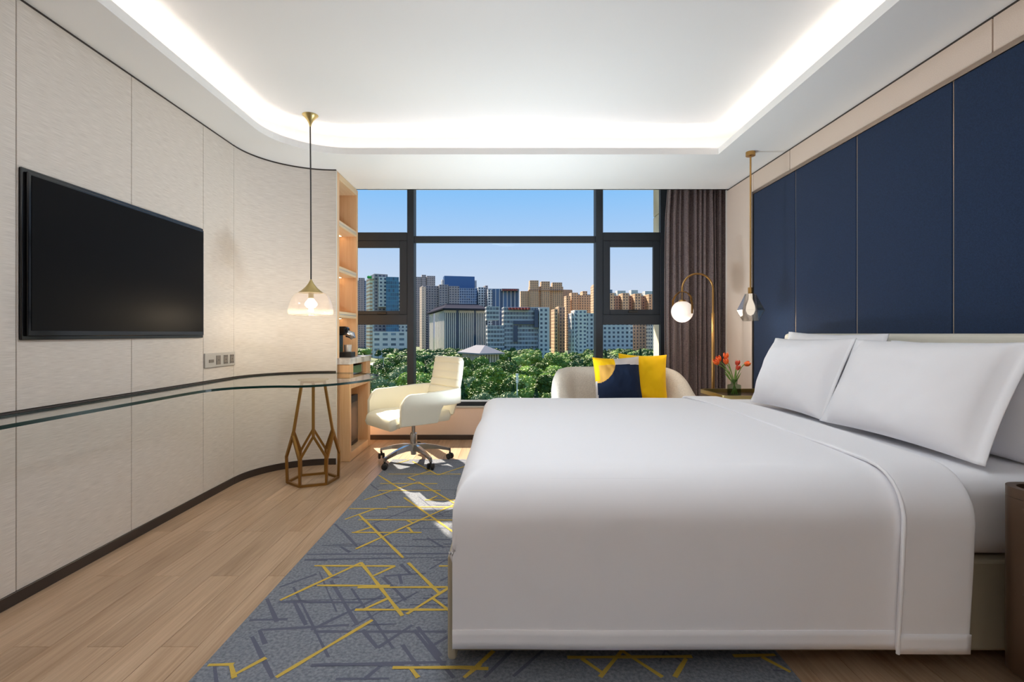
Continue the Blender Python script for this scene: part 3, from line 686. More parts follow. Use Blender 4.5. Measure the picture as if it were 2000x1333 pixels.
m.build('glass_shade', pg, pd, smooth=60)
MB().lathe([(.018,zz(572.4)),(.018,zz(583)),(.012,zz(584))], (sx,py_,0), 20).build('lamp_holder', M['brass_g'], pd, smooth=40)
MB().lathe([(.012,zz(581)),(.024,zz(586)),(.042,zz(592)),(.044,zz(596)),(.03,zz(601)),(.001,zz(603))], (sx,py_,0), 24).build('bulb', emitter('warm_bulb', (1,.78,.5), 5*BULB), pd, smooth=60)
point(pd, (sx,py_,zz(621)), 5*BULB, (1,.80,.55))

qx, qy = 1.843, 3.85; qz = lambda Y: CH+(VY-Y)*qy/FPX
cp = thing('crystal_pendant', 'faceted smoked glass pendant on a brass rod over the far nightstand', 'pendant lamp', (qx, qy, 1.2))
MB().lathe([(.034,qz(305)),(.034,qz(297.4)+.006)], (qx,qy,0), 28).build('ceiling_cap', M['brass'], cp, smooth=40)
MB().tube([(qx,qy,qz(304)),(qx,qy,qz(563))], .0065, 10).build('rod', M['brass'], cp, smooth=40)
MB().lathe([(.019,qz(574)),(.019,qz(562)),(.007,qz(561.5))], (qx,qy,0), 24).build('socket', M['brass'], cp, smooth=40)
m = MB(); n6 = 6; rg = []
for r, z, o_ in ((.042,qz(574.5),0),(.096,qz(606),30),(.060,qz(627),0)):
    rg.append([(qx+r*math.cos(math.radians(60*k+o_)), qy+r*math.sin(math.radians(60*k+o_)), z) for k in range(6)])
for k in range(6):
    a, b, c_ = rg; k2 = (k+1) % 6
    m.add([a[k],a[k2],b[k]], [(0,1,2)]); m.add([b[k],a[k2],b[k2]], [(0,1,2)]); m.add([b[k],b[k2],c_[k2]], [(0,1,2)]); m.add([b[k],c_[k2],c_[k]], [(0,1,2)])
o = m.build('glass_shade', glass('smoked_crystal', (.86,.84,.82), 2.1), cp); sm = o.modifiers.new('thickness', 'SOLIDIFY'); sm.thickness = .004
MB().lathe([(.012,qz(574)),(.014,qz(585)),(.03,qz(598)),(.033,qz(606)),(.022,qz(614)),(.001,qz(617))], (qx,qy,0), 24).build('bulb', emitter('soft_bulb', (1,.9,.76), 1.0*BULB), cp, smooth=60)
point(cp, (qx,qy,qz(632)), 2*BULB, (1,.86,.68))

lx, ly = 1.80, 4.45; lz = lambda Y: CH+(VY-Y)*ly/FPX
fl_ = thing('floor_lamp', 'arched brass floor lamp with a white globe beside the curtain', 'floor lamp', (lx, ly, 0))
MB().lathe([(.14,0),(.14,.012),(.13,.02),(.02,.024)], (lx,ly,.0005), 32).build('base', M['brass'], fl_, smooth=40)
MB().tube([(lx,ly,.02),(lx,ly,lz(612))], .0135, 14).build('lower_pole', M['brass'], fl_, smooth=40)
ra = .135; gx = lx-2*ra; zc = lz(535)-ra
pth = [(lx,ly,lz(614)),(lx,ly,zc)]+[(lx-ra+ra*math.cos(math.radians(a)), ly, zc+ra*math.sin(math.radians(a))) for a in range(10,181,10)]+[(gx,ly,lz(571))]
MB().tube(pth, .0085, 12).build('arch_pole', M['brass'], fl_, smooth=50)
gz = lz(609); gr = .094
lu = Vector((math.cos(1.0), -math.sin(1.0), 0)); lv_ = Vector((math.sin(1.0), math.cos(1.0), 0))*.011; m = MB(); gc = Vector((gx, ly, gz))
pth = [gc-lu*.101+Vector((0,0,-.01))]+[gc+lu*.101*math.cos(math.radians(a))+Vector((0,0,.075+.10*math.sin(math.radians(a)))) for a in range(180,-1,-10)]+[gc+lu*.101+Vector((0,0,-.02))]
for a, b in zip(pth[:-1], pth[1:]): m.add([a-lv_, b-lv_, b+lv_, a+lv_], [(0,1,2,3)])
o = m.build('handle_loop', M['brass_d'], fl_); sm = o.modifiers.new('thickness', 'SOLIDIFY'); sm.thickness = .004
MB().tube([(gx,ly,lz(572)),(gx,ly,gz+gr-.002)], .004, 8).build('drop_rod', M['brass'], fl_)
MB().lathe([(.035,gz+gr-.012),(.03,gz+gr+.006),(.008,gz+gr+.01)], (gx,ly,0), 20).build('globe_cap', M['brass'], fl_, smooth=40)
gm = mat('opal_glass', L((255,244,236)), .2, emit=((1,.86,.74), .42*BULB))
MB().sph((gx,ly,gz), gr, 32, 20).build('globe', gm, fl_, smooth=180)
point(fl_, (gx,ly-.02,gz-gr-.03), 2.5*BULB, (1,.85,.68), .06)

# ================================================================== bed
bd = thing('bed', 'king size bed with cream leather headboard and greige base', 'bed', (1.0, 2.65, 0))
MB().rbox(-.19, 1.985, 1.655, 3.645, .06, .36, .012, 3).build('base', M['bedbase'], bd)
MB().rbox(-.195, -.165, 1.632, 3.668, .045, .385, .012, 3).build('footboard', M['bedbase'], bd)
MB().box(0, 1.9, 1.85, 3.45, .0125, .06).build('plinth', M['dark'], bd)
MB().rbox(1.985, 2.092, 1.60, 3.655, .045, 1.10, .025, 4).build('headboard', M['headb'], bd)
MB().rbox(-.12, 1.98, 1.645, 3.655, .363, .635, .07, 5).build('mattress', M['linen'], bd, smooth=60)
ZT = .648
def drape(x_e, rx, hangx, xr, y_a, y_b, ry, hang_a, hang_b, off, nx=40, ny=70, flare=.0, crown=.022, seed=1, skew=0):
    """cloth over the bed: foot edge at x_e (hangs hangx, rounded rx), right end xr, near/far edges y_a,y_b"""
    def hd(s, r):
        q = PI*r/2
        return (r*math.sin(s/r), r*(1-math.cos(s/r))) if s < q else (r+flare*(s-q), r+(s-q))
    us = ([-(hangx)+hangx*i/14 for i in range(14)] if hangx else [])+[(xr-x_e)*i/nx for i in range(nx+1)]
    La, Lb, w_ = hang_a, hang_b, y_b-y_a
    vs_ = [-La+La*i/34 for i in range(34)]+[w_*i/ny for i in range(ny+1)]+[w_+Lb*(i+1)/20 for i in range(20)]
    def fn(i, j):
        u, v = us[i], vs_[j]
        hx, dx = hd(-u, rx) if u < 0 else (0, 0); hy, dy = 0, 0
        if v < 0: hy, dy = hd(-v, ry); yy = y_a-hy
        elif v > w_: hy, dy = hd(v-w_, ry*.8); yy = y_b+hy
        else: yy = y_a+v
        xx = x_e+u if u >= 0 else x_e-hx
        t = min(1, max(0, v/w_)); tu = min(1, max(0, u/.5))
        z = ZT+off+crown*(1-(2*t-1)**2)*(.4+.6*tu)-max(dx, dy)
        nz = noise.noise(Vector((xx*2.2+seed, yy*2.2, z*2.0)))
        if v < 0: yy += .008*nz*min(1, dy/.2); xx += skew*dy
        elif u >= 0: z += .006*nz
        if u < 0 and v >= 0: xx += .012*nz+.035*max(0, dx-.17)
        return (xx, yy-off*(v < 0), z)
    return fn, len(us), len(vs_)
fn, nu, nv = drape(-.06, .115, .30, 1.30, 1.765, 3.55, .17, .635+.0, .45, 0)
dv = thing('duvet', 'smooth white duvet hanging over the near side of the bed', 'duvet', (.5, 2.65, .6))
o = MB().grid(fn, nu, nv).build('cover', M['linen'], dv, smooth=180); sm = o.modifiers.new('thickness', 'SOLIDIFY'); sm.thickness = .012; sm.offset = -1
# stitched hem band along the near side
hm = MB().grid(lambda i, j: tuple(Vector(fn(i, j))+Vector((0, -.0035, -.003 if j == 0 else 0))), 55, 4)
o = hm.build('hem', M['linen'], dv, smooth=180); sm = o.modifiers.new('thickness', 'SOLIDIFY'); sm.thickness = .004
fn, nu, nv = drape(1.245, .1, 0, 1.47, 1.765, 3.55, .17, .655, .45, .016, nx=12, crown=.022, seed=1, skew=-.06)
td = thing('turned_down_sheet', 'white sheet folded back as a band below the pillows', 'sheet', (1.36, 2.65, .65))
o = MB().grid(fn, nu, nv).build('fold', M['linen'], td, smooth=180); sm = o.modifiers.new('thickness', 'SOLIDIFY'); sm.thickness = .014; sm.offset = -1
bv = o.modifiers.new('soft_edge', 'BEVEL'); bv.width = .006; bv.segments = 2; bv.limit_method = 'ANGLE'
o = MB().grid(lambda i, j: tuple(Vector(fn(i, j))+Vector((0, -.0035, -.003 if j == 0 else 0))), 13, 4).build('hem', M['linen'], td, smooth=180); sm = o.modifiers.new('thickness', 'SOLIDIFY'); sm.thickness = .004
m = MB().tube([Vector(fn(0, j))+Vector((.002,-.001,-.004)) for j in range(0, nv, 2)], .0055, 8)
m.build('rolled_edge', M['linen'], td, smooth=60)
def pillow(w_, h_, t_, fl, seed, n=40, pinch=.05, corner=1.0, wr=.004):
    top, bot = [], []
    us = [-1-fl/(w_/2), -1-fl/(w_/2)*.4]+[-1+2*i/n for i in range(n+1)]+[1+fl/(w_/2)*.4, 1+fl/(w_/2)]
    for u in us:
        for v in [-1+2*j/n for j in range(n+1)]:
            uc = max(-1, min(1, u))
            x = u*w_/2*(1-pinch*(1-v*v)*(1 if abs(u) > .3 else abs(u)/.3)); y = v*h_/2*(1-pinch*1.6*(1-uc*uc)*abs(v))
            e1 = max(0, 1-abs(uc)**3.2); e2 = max(0, 1-abs(v)**3.0); th = t_/2*(e1*e2)**.55
            nz = noise.noise(Vector((u*2.1+seed, v*2.1, seed*.7)))*wr*3+noise.noise(Vector((u*6+seed, v*4, seed)))*wr
            th = max(.0025, th+nz*(e1*e2)**.3)
            top.append((x,y,th)); bot.append((x,y,-th*.9))
    nu, nv = len(us), n+1; o_ = nu*nv; f = []
    for i in range(nu-1):
        for j in range(nv-1):
            a = i*nv+j; f.append((a,a+nv,a+nv+1,a+1)); f.append((o_+a,o_+a+1,o_+a+nv+1,o_+a+nv))
    bd_ = [j for j in range(nv)]+[i*nv+nv-1 for i in range(1,nu)]+[(nu-1)*nv+j for j in range(nv-2,-1,-1)]+[i*nv for i in range(nu-2,0,-1)]
    for a, b in zip(bd_, bd_[1:]+bd_[:1]): f.append((a,b,o_+b,o_+a))
    return MB().add(top+bot, f)
def frame(c, xdir, up, roll=0):
    x = Vector(xdir).normalized(); y = Vector(up); y = (y-x*y.dot(x)).normalized(); z = x.cross(y)
    return Matrix.Translation(Vector(c)) @ Matrix((x, y, z)).transposed().to_4x4() @ Matrix.Rotation(roll, 4, 'Z')
PIL = [((1.69,2.145,.862), .80, .455, .20, .05, (.19,0,.42), .0, 'wide white pillow standing at the near side of the bed, in front'),
       ((1.70,2.985,.862), .72, .455, .20, .03, (.17,0,.42), .01, 'white pillow standing at the window side of the bed, in front'),
       ((1.865,2.07,.850), .84, .44, .18, .035, (.09,0,.42), 0, 'white pillow half hidden behind the wide front pillow'),
       ((1.865,3.00,.880), .84, .46, .18, .035, (.09,0,.42), -.015, 'white pillow peeking up behind the window-side front pillow')]
for k, (c_, w_, h_, t_, fl, up, roll, lab) in enumerate(PIL):
    o = pillow(w_, h_, t_, fl, 3.1*k+1, pinch=.035).xf(frame(c_, (0,-1,0), up, roll)).build('pillow', M['linen'], smooth=180)
    tag(o, lab, 'pillow', 'white pillows on the bed')

# ================================================================== nightstands
def rrect(x0, x1, y0, y1, r, n=8, corners=(1,1,0,0)):
    out = []
    for (cx_, cy_, a0), on in zip(((x0+r,y0+r,180),(x1-r,y0+r,270),(x1-r,y1-r,0),(x0+r,y1-r,90)), (corners[0],corners[2],corners[3],corners[1])):
        if on:
            for k in range(n+1): a = math.radians(a0+90*k/n); out.append((cx_+r*math.cos(a), cy_+r*math.sin(a)))
        else: out.append({180:(x0,y0),270:(x1,y0),0:(x1,y1),90:(x0,y1)}[a0])
    return out
def nightstand(y0, y1, x0, lab):
    t = thing('nightstand', lab, 'nightstand', (1.83, (y0+y1)/2, 0), 'bedside nightstands')
    x1 = 2.09
    MB().prism(rrect(x0, x1, y0, y1, .06), .09, .612, bevel=.003).build('body', M['bronze'], t, smooth=40)
    ou, inn = rrect(x0, x1, y0, y1, .06), rrect(x0+.022, x1-.01, y0+.022, y1-.022, .042)
    m = MB(); k = len(ou); 
    for z in (.613, .642): m.v += [(p[0],p[1],z) for p in ou]+[(p[0],p[1],z) for p in inn]
    for i in range(k):
        j = (i+1) % k; m.f += [(i,j,2*k+j,2*k+i),(k+i,3*k+i,3*k+j,k+j),(2*k+i,2*k+j,3*k+j,3*k+i),(i,k+i,k+j,j)]; m.m += [0]*4
    m.build('rim', M['brass_g'] if y0 > 3 else M['bronze'], t, smooth=40)
    MB().prism(rrect(x0+.05, x1, y0+.05, y1-.05, .03), .0125 if y0 < 2 else .0005, .09).build('plinth', M['dark'], t)
    d_ = MB().rbox(x0-.006, x0+.0, y0+.09, y1-.09, .34, .59, .002, 1).build('drawer_front', M['bronze'], t)
    MB().rbox(x0-.018, x0-.0065, (y0+y1)/2-.07, (y0+y1)/2+.07, .455, .467, .002, 1).build('handle', M['brass'], d_)
nightstand(3.72, 4.22, 1.585, 'brass rimmed bronze nightstand on the window side of the bed')
nightstand(1.06, 1.565, 1.50, 'dark bronze rounded nightstand at the near side of the bed')

# ================================================================== vase of tulips
vx, vy, vz = 1.772, 3.97, .6125
vs = thing('vase', 'small smoky green glass vase on the far nightstand', 'vase', (vx, vy, vz))
pr = crom([(.046,0,0),(.050,.006,0),(.050,.075,0),(.046,.086,0),(.027,.092,0),(.024,.10,0),(.026,.125,0),(.0265,.128,0)], 4)
MB().lathe([(p.x,p.y) for p in pr]+[(p.x-.004,max(.004,p.y)) for p in pr[::-1]], (vx,vy,vz), 28, caps=False).lathe([(.001,.003),(.046,.003)], (vx,vy,vz), 28, caps=False).build('body', M['vase'], vs, smooth=60)
heads = [((565,985),-.02,40,1.1),((588,957),.015,30,1.0),((655,928),0,10,1.0),((655,980),-.02,15,1.0),((765,995),.01,-15,.9),((770,1040),-.025,-25,.85),((855,1005),0,-75,1.0)]
labs = ['orange tulip hanging lowest to the sofa side of the vase','orange tulip tucked behind the lowest one, sofa side','tallest orange tulip in the vase','orange tulip just below the tallest one','dark red tulip bud on the bed side of the vase','small orange tulip below the dark red bud','orange tulip stretched sideways over the bed head']
redt = mat('red_tulip_petal', L((196,58,28)), .5)
for (pp, dy, tilt, s_), lab in zip(heads, labs):
    yy = vy+dy; hx = (1280+pp[0]/4.76-VX)*yy/FPX; hz_ = CH+(VY-(500+pp[1]/4.76))*yy/FPX
    t = thing('tulip', lab, 'flower', (vx, vy, vz+.01), 'tulips in the vase')
    a = math.radians(tilt); ax = Vector((-math.sin(a), 0, math.cos(a)))
    base = Vector((hx,yy,hz_))-ax*.024*s_
    ent = Vector((vx+(hx-vx)*.12, vy+dy*.5, vz+.125)); bot = Vector((vx-(hx-vx)*.2, vy-dy*.4, vz+.012))
    st = crom([bot, ent, ent+(base-ent)*.55+Vector((0,0,.02)), base-ax*.004, base], 6)
    MB().tube(st, .0033, 7).build('stem', M['stem'], t, smooth=60)
    q = ax.to_track_quat('Z', 'Y').to_matrix().to_4x4(); Mx = Matrix.Translation(base) @ q
    for k in range(6):
        an = PI/3*k; rr_ = (1.0 if k % 2 else .9)*s_; m = MB()
        def pf(i, j):
            u = i/8; v = -1+2*j/4; wd = math.sin(PI*min(1, .16+.80*u)) * (1 if u < .95 else .6); r_ = (.006+.0165*math.sin(PI*min(1, u*.72+.10)))*rr_
            aa = an+v*.62*wd; return (r_*math.cos(aa)*(1-.06*abs(v)), r_*math.sin(aa)*(1-.06*abs(v)), .052*u*rr_*(1-.10*v*v*u))
        m.grid(pf, 9, 5).xf(Mx)
        o = m.build('petal', redt if 'red' in lab else M['tulip'], t, smooth=180)
    lf = MB(); la = ent-Vector((0,0,.02)); lb = ent+(base-ent)*.5+Vector((.01*(1 if hx > vx else -1), 0, 0))
    lf.grid(lambda i, j: tuple(la+(lb-la)*(i/6)+Vector(((.006*math.sin(PI*min(1,i/6*.9+.1)))*(j-1), .003*abs(j-1), 0))), 7, 3)
    lf.build('leaf', M['stem'], t, smooth=180)

# ================================================================== loveseat and cushions
sx0, sy0 = .985, 4.42
so_ = thing('loveseat', 'cream boucle loveseat with rounded barrel back under the window', 'sofa', (sx0, sy0, 0))
W2, DB, DF, TH = .505, .27, -.30, .085
up_ = [(-W2,DF,0),(-W2-.01,DF+.15,0),(-W2,DB-.22,0),(-W2+.07,DB-.06,0),(-W2+.22,DB,0),(0,DB+.01,0),(W2-.22,DB,0),(W2-.07,DB-.06,0),(W2,DB-.22,0),(W2+.01,DF+.15,0),(W2,DF,0)]
pu = crom(up_, 7); nU = len(pu); m = MB(); K = 20
for i, p in enumerate(pu):
    q0, q1 = pu[max(0,i-1)], pu[min(nU-1,i+1)]; d = (q1-q0).normalized(); nn = Vector((-d.y, d.x, 0))
    f = (p.y-DF)/(DB-DF); t = max(0, min(1, (f-.1)/.85)); t = t*t*(3-2*t); hz_ = .575+.217*t
    endr = min(1, min(i, nU-1-i)/4); th = TH*(.55+.45*math.sqrt(1-(1-endr)**2)); zb = .13
    for j in range(K):
        a = 2*PI*j/K; c_, s_ = math.cos(a), math.sin(a)
        ex = math.copysign(abs(c_)**.55, c_); ez = math.copysign(abs(s_)**.75, s_)
        hh = (hz_-zb)/2; ze = (zb+hz_)/2+(ez*hh)*(1 if abs(ez) < .6 else 1)
        lean = .03*max(0, ez)
        m.v.append((sx0+p.x+nn.x*(ex*th+lean), sy0+p.y+nn.y*(ex*th+lean), ze))
for i in range(nU-1):
    for j in range(K): m.f.append((i*K+j, i*K+(j+1)%K, (i+1)*K+(j+1)%K, (i+1)*K+j)); m.m.append(0)
m.f += [tuple(range(K-1,-1,-1)), tuple((nU-1)*K+j for j in range(K))]; m.m += [0,0]
m.build('back_shell', M['boucle'], so_, smooth=70)
MB().rbox(sx0-.47, sx0+.47, sy0+DF-.03, sy0+DB-.06, .13, .30, .04, 4).build('seat_base', M['boucle'], so_, smooth=60)
MB().rbox(sx0-.455, sx0+.455, sy0+DF-.05, sy0+DB-.07, .302, .46, .06, 5).build('seat_cushion', M['boucle'], so_, smooth=60)
for ax_ in (-.40, .40):
    for ay in (-.22, .20): MB().tube([(sx0+ax_,sy0+ay,.0005),(sx0+ax_,sy0+ay,.131)], [.013,.018], 12).build('leg', M['brass_d'], so_, smooth=40)
def cush_at(c_, w_, h_, roll, ydir, seed, name, lab):
    t = thing(name, lab, 'cushion', (c_[0], c_[1], c_[2]-h_/2), 'cushions on the loveseat'); 
    return t, pillow(w_, h_, .15, .0, seed, 72, .055, wr=.005), frame(c_, (1, ydir, 0), (0, .26, 1), roll)
t, m, F = cush_at((1.185, 4.46, .715), .42, .42, -.03, -.1, 5, 'throw_cushion', 'plain bright yellow cushion on the loveseat')
m.xf(F).build('cover', M['yellow'], t, smooth=180)
t, m, F = cush_at((.945, 4.37, .700), .41, .41, .02, .05, 9, 'patchwork_cushion', 'navy, yellow and grey patchwork cushion on the loveseat')
# patchwork pieces: material by place on the cover
for k, f in enumerate(m.f):
    cxx = sum(m.v[i][0] for i in f)/len(f)/.205; cyy = sum(m.v[i][1] for i in f)/len(f)/.205; zz_ = sum(m.v[i][2] for i in f)
    arc = (cxx+.95)**2*1.0+(cyy-.98)**2*.62
    mi = 2
    if cyy > .60: mi = 0 if cxx < -.12 else 3
    elif cxx < (-.80 if cyy > -.05 else -.90): mi = 0 if cyy > -.05 else 3
    elif arc < .80: mi = 1
    if zz_ < 0: mi = 3
    m.m[k] = mi
m.xf(F).build('cover', [M['yellow'], M['mustard'], M['navycot'], M['greycot']], t, smooth=180)

# ================================================================== curtain
cu = thing('curtain', 'mauve-brown floor length curtain gathered beside the window', 'curtain', (1.86, 5.02, 0))
NX, NZ = 220, 14
def cf(i, j):
    u = i/(NX-1); v = j/(NZ-1); x = 1.565+.61*u+(.035*max(0, (v-.82)/.18)**1.5)*(1-u)**3
    ph = 2*PI*(u*10.5+.35*math.sin(u*9)+.15*math.sin(u*23)); am = (.040+.016*math.sin(u*17+1))*(1-.25*v)
    sq = math.sin(ph)+.25*math.sin(2*ph+.6)
    return (x+.010*math.sin(ph*.5+v*1.5)+.004*math.sin(v*7+u*30), 5.06+am*sq+.008*math.sin(v*4+u*12), .015+2.66*v)
o = MB().grid(cf, NX, NZ).build('cloth', M['curtain'], cu, smooth=180); sm = o.modifiers.new('thickness', 'SOLIDIFY'); sm.thickness = .004
MB().box(1.4, 2.19, 5.03, 5.075, 2.672, 2.699).build('track', M['steel'], cu)

# ================================================================== the city outside
GZ = -20.0
ground = struct(MB().box(-900, 1300, 20, 2600, GZ-1, GZ).build('ground', mat('park_ground', L((62,84,44)), .95, var=((.05,.05,.05), L((92,104,62)), .4, .65))), 'park ground below the hotel')
zt = lambda Y, d: CH+(VY-Y)*d/FPX
def plan(X0, Xc, X1, d, th=14, depth=None):
    """corners from the image columns of left end, near corner and right end at distance d, turned by th degrees"""
    t = math.radians(th); k0, kc, k1 = [(X-VX)/FPX for X in (X0, Xc, X1)]; xc = kc*d
    W = (k1*d-xc)/(math.cos(t)-k1*math.sin(t)); den = math.sin(t)+k0*math.cos(t)
    D = depth if depth else ((xc-k0*d)/den if den > .02 else 18); D = max(6, min(110, D))
    A = (xc, d); B = (xc+W*math.cos(t), d+W*math.sin(t)); Dp = (xc-D*math.sin(t), d+D*math.cos(t)); Cc = (B[0]+Dp[0]-A[0], B[1]+Dp[1]-A[1])
    return [A, B, Cc, Dp]
fm = facade_mat
F_TAN = fm('tan_facade', L((216,176,136)), L((84,72,72)), 3.2, 3.0, .42, .55)
F_TAN2 = fm('brown_facade', L((190,150,124)), L((78,66,70)), 3.0, 3.0, .42, .55)
F_WHT = fm('white_facade', L((226,222,216)), L((70,88,110)), 3.6, 3.3, .5, .5)
F_GRD = fm('grey_grid_facade', L((206,204,204)), L((66,80,100)), 3.9, 3.7, .5, .52)
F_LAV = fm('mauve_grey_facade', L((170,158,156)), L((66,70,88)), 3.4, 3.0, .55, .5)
F_BLU = fm('blue_glass_facade', L((150,168,188)), L((40,74,112)), 3.0, 3.4, .7, .72, .12)
F_OFF = fm('banded_office_facade', L((190,192,194)), L((92,104,118)), 2.6, 3.6, .88, .60, .15)
F_CUR = fm('curtain_wall_facade', L((196,200,204)), L((52,88,124)), 5.2, 30, .78, .97, .1)
F_STR = fm('striped_facade', L((236,224,206)), L((196,150,110)), 40, 3.3, .999, .42, .6, .1)
F_CELL = fm('white_cell_facade', L((232,230,226)), L((52,64,82)), 3.8, 3.5, .6, .62)
ROOF = mat('flat_roof', L((170,166,162)), 1.0, spec=0); ROOFD = mat('slate_roof', L((66,66,76)), 1.0, spec=0); STONE = mat('pale_granite', L((226,218,208)), .8)
GLS = mat('dark_office_glass', L((40,70,96)), .12); RED = mat('red_sign', L((146,52,50)), .6); GRN = mat('green_sign', L((60,190,80)), .6)
def tower(name, lab, d, blocks, cat='building', group='city blocks beyond the park', th=14):
    X = blocks[0][2]; pl_ = plan(*blocks[0][1:4], d, blocks[0][6] if len(blocks[0]) > 6 else th)
    t = thing(name, lab, cat, (sum(p[0] for p in pl_)/4, sum(p[1] for p in pl_)/4, GZ), group)
    for b in blocks:
        pn, X0, Xc, X1, Yt, fmat = b[:6]; th_ = b[6] if len(b) > 6 else th; zb = b[7] if len(b) > 7 else GZ; dd = b[8] if len(b) > 8 else d
        p = plan(X0, Xc, X1, dd, th_, 16)
        MB().facade(p, zb, zt(Yt, dd)).build(pn, [fmat, ROOF], t)
    return t
tower('office_tower', 'dark blue-grey tower at the shelf edge of the window', 760, [('body',690,690,715,548,F_BLU),('roof_block',700,700,712,543,F_LAV)])
t = tower('office_tower', 'white tower with striped side, glass bay and green roof sign', 450,
    [('body',714,728,800,548,F_WHT,26),('side_wing',714,722,730,543,F_STR,26),('roof_block',727,731,757,535,F_LAV,26),('upper_bay',737,740,756,541,F_WHT,20,zt(600,449),447)])
p = plan(754,754,779,441,14,8); MB().facade(p, GZ, zt(541,441)).build('glass_bay', [fm('teal_glass_facade', L((92,140,164)), L((50,98,128)), 1.8, 3.4, .85, .8, .1), ROOF], t)
p = plan(690,728,800,438,10,12); MB().facade(p, GZ, zt(648,438)).build('podium', [fm('podium_facade', L((232,222,212)), L((110,124,136)), 7, 4.5, .6, .45), ROOF], t)
for k in range(4):
    q = plan(717+k*2.1,717+k*2.1,718.6+k*2.1,440,10,1); MB().facade(q, zt(543,440), zt(539.5-.8*(k % 2),440)).build('sign_letter', GRN, t)
tower('apartment_tower', 'mauve-grey apartment tower beside the window mullion', 820, [('body',806,812,836,541,F_LAV),('wing',832,834,850,539,F_LAV),('stair_head',822,824,832,537,F_LAV)])
tower('apartment_block', 'grey apartment block with bright narrow sunlit end', 640, [('body',806,826,858,558,F_LAV,18),('wing',856,858,876,556,F_LAV),('wing',874,877,897,559,F_LAV),('end_wall',811,824,832,560,fm('sunlit_end_facade', L((236,204,180)), L((150,116,100)), 3.4, 3.0, .25, .5),20,GZ,632)])  # end wall's sunlight is put into its paler peach colour
tower('office_block', 'pale office block with a bright blue roof storey', 720, [('body',855,864,931,546,fm('pin_windows_facade', L((206,206,210)), L((60,76,100)), 2.2, 12, .45, .8)),('blue_storey',863,868,927,539,mat('blue_cladding', L((44,92,146)), .4)),('glass_front',893,893,931,563,F_BLU,8,GZ,690)])
tower('office_block', 'white gridded office slab next to the glass block', 700, [('body',929,934,952,561,F_CELL),('side_wing',948,948,953,558,F_LAV)])
t = tower('office_block', 'glass curtain wall block with dark red roof lettering', 680, [('body',951,953,1014,564,F_CUR,6),('corner_grid',951,953,961,566,F_CELL,6,GZ,676),('sign_band',980,980,1013,564,mat('sign_band_grey', L((112,112,118)), .6),6,zt(569,674),674)])
for k in range(7):
    q = plan(982+k*4.2,982+k*4.2,984.6+k*4.2,672,6,1); MB().facade(q, zt(568,672), zt(565.2,672)).build('sign_letter', RED, t)
# hall with the sweeping slate roof
d = 470; t = thing('roofed_hall', 'tall pale hall with ribbed walls and sweeping slate roof', 'building', ((900-VX)*d/FPX, d, GZ), 'city blocks beyond the park')
p = plan(838,868,948,d,16); zb, z1 = GZ, zt(604,d)
MB().facade(p, zb, z1).build('walls', [mat('hall_glass', L((44,70,96)), .15), ROOFD], t)
def ribs(a, b, f0, f1, n_, name, zb_, z1_, proud=.7, frame_=True):
    A, B = Vector((*a, 0)), Vector((*b, 0)); u = (B-A).normalized(); nn = Vector((u.y, -u.x, 0)); Lw = (B-A).length; m = MB()
    s0, s1 = f0*Lw, f1*Lw; wd = (s1-s0)/n_*.42
    def slab(p0, p1, z0, zz1):
        q = [A+u*p0+nn*-.1, A+u*p1+nn*-.1, A+u*p1+nn*proud, A+u*p0+nn*proud]
        m.add([(v.x,v.y,z0) for v in q]+[(v.x,v.y,zz1) for v in q], [(0,3,2,1),(4,5,6,7),(0,1,5,4),(1,2,6,5),(2,3,7,6),(3,0,4,7)])
    for k in range(n_+1): c_ = s0+(s1-s0)*k/n_; slab(c_-wd/2, c_+wd/2, zb_, z1_)
    if frame_: slab(s0-wd, s1+wd, z1_-2.2, z1_)
    o = m.build(name, STONE, t); return o
A, B, Cc, Dp = p
ribs(A, B, .02, .26, 5, 'rib_bay', zb, z1-1.2); ribs(A, B, .36, .69, 7, 'rib_bay', zb, z1-1.2, 1.1); ribs(A, B, .78, .99, 5, 'rib_bay', zb, z1-1.2)
ribs(Dp, A, .05, .28, 4, 'rib_bay', zb, z1-1.2, .2); ribs(Dp, A, .45, .98, 8, 'rib_bay', zb, z1-1.2, .2)
ctr = Vector(((A[0]+Cc[0])/2, (A[1]+Cc[1])/2)); lv = []
for s_, z in ((1.14, z1-.6), (1.14, z1+.6), (.98, z1+2.4), (.84, zt(594,d)), (.80, zt(594,d)), (.80, zt(592,d)), (.3, zt(592,d))):
    lv.append([(ctr.x+(q[0]-ctr.x)*s_, ctr.y+(q[1]-ctr.y)*s_, z) for q in p])
m = MB(); m.add(lv[0], [(3,2,1,0)])
for a, b in zip(lv[:-1], lv[1:]): m.add(a+b, [(i,(i+1)%4,4+(i+1)%4,4+i) for i in range(4)])
m.add(lv[-1], [(0,1,2,3)]); m.build('roof', ROOFD, t)
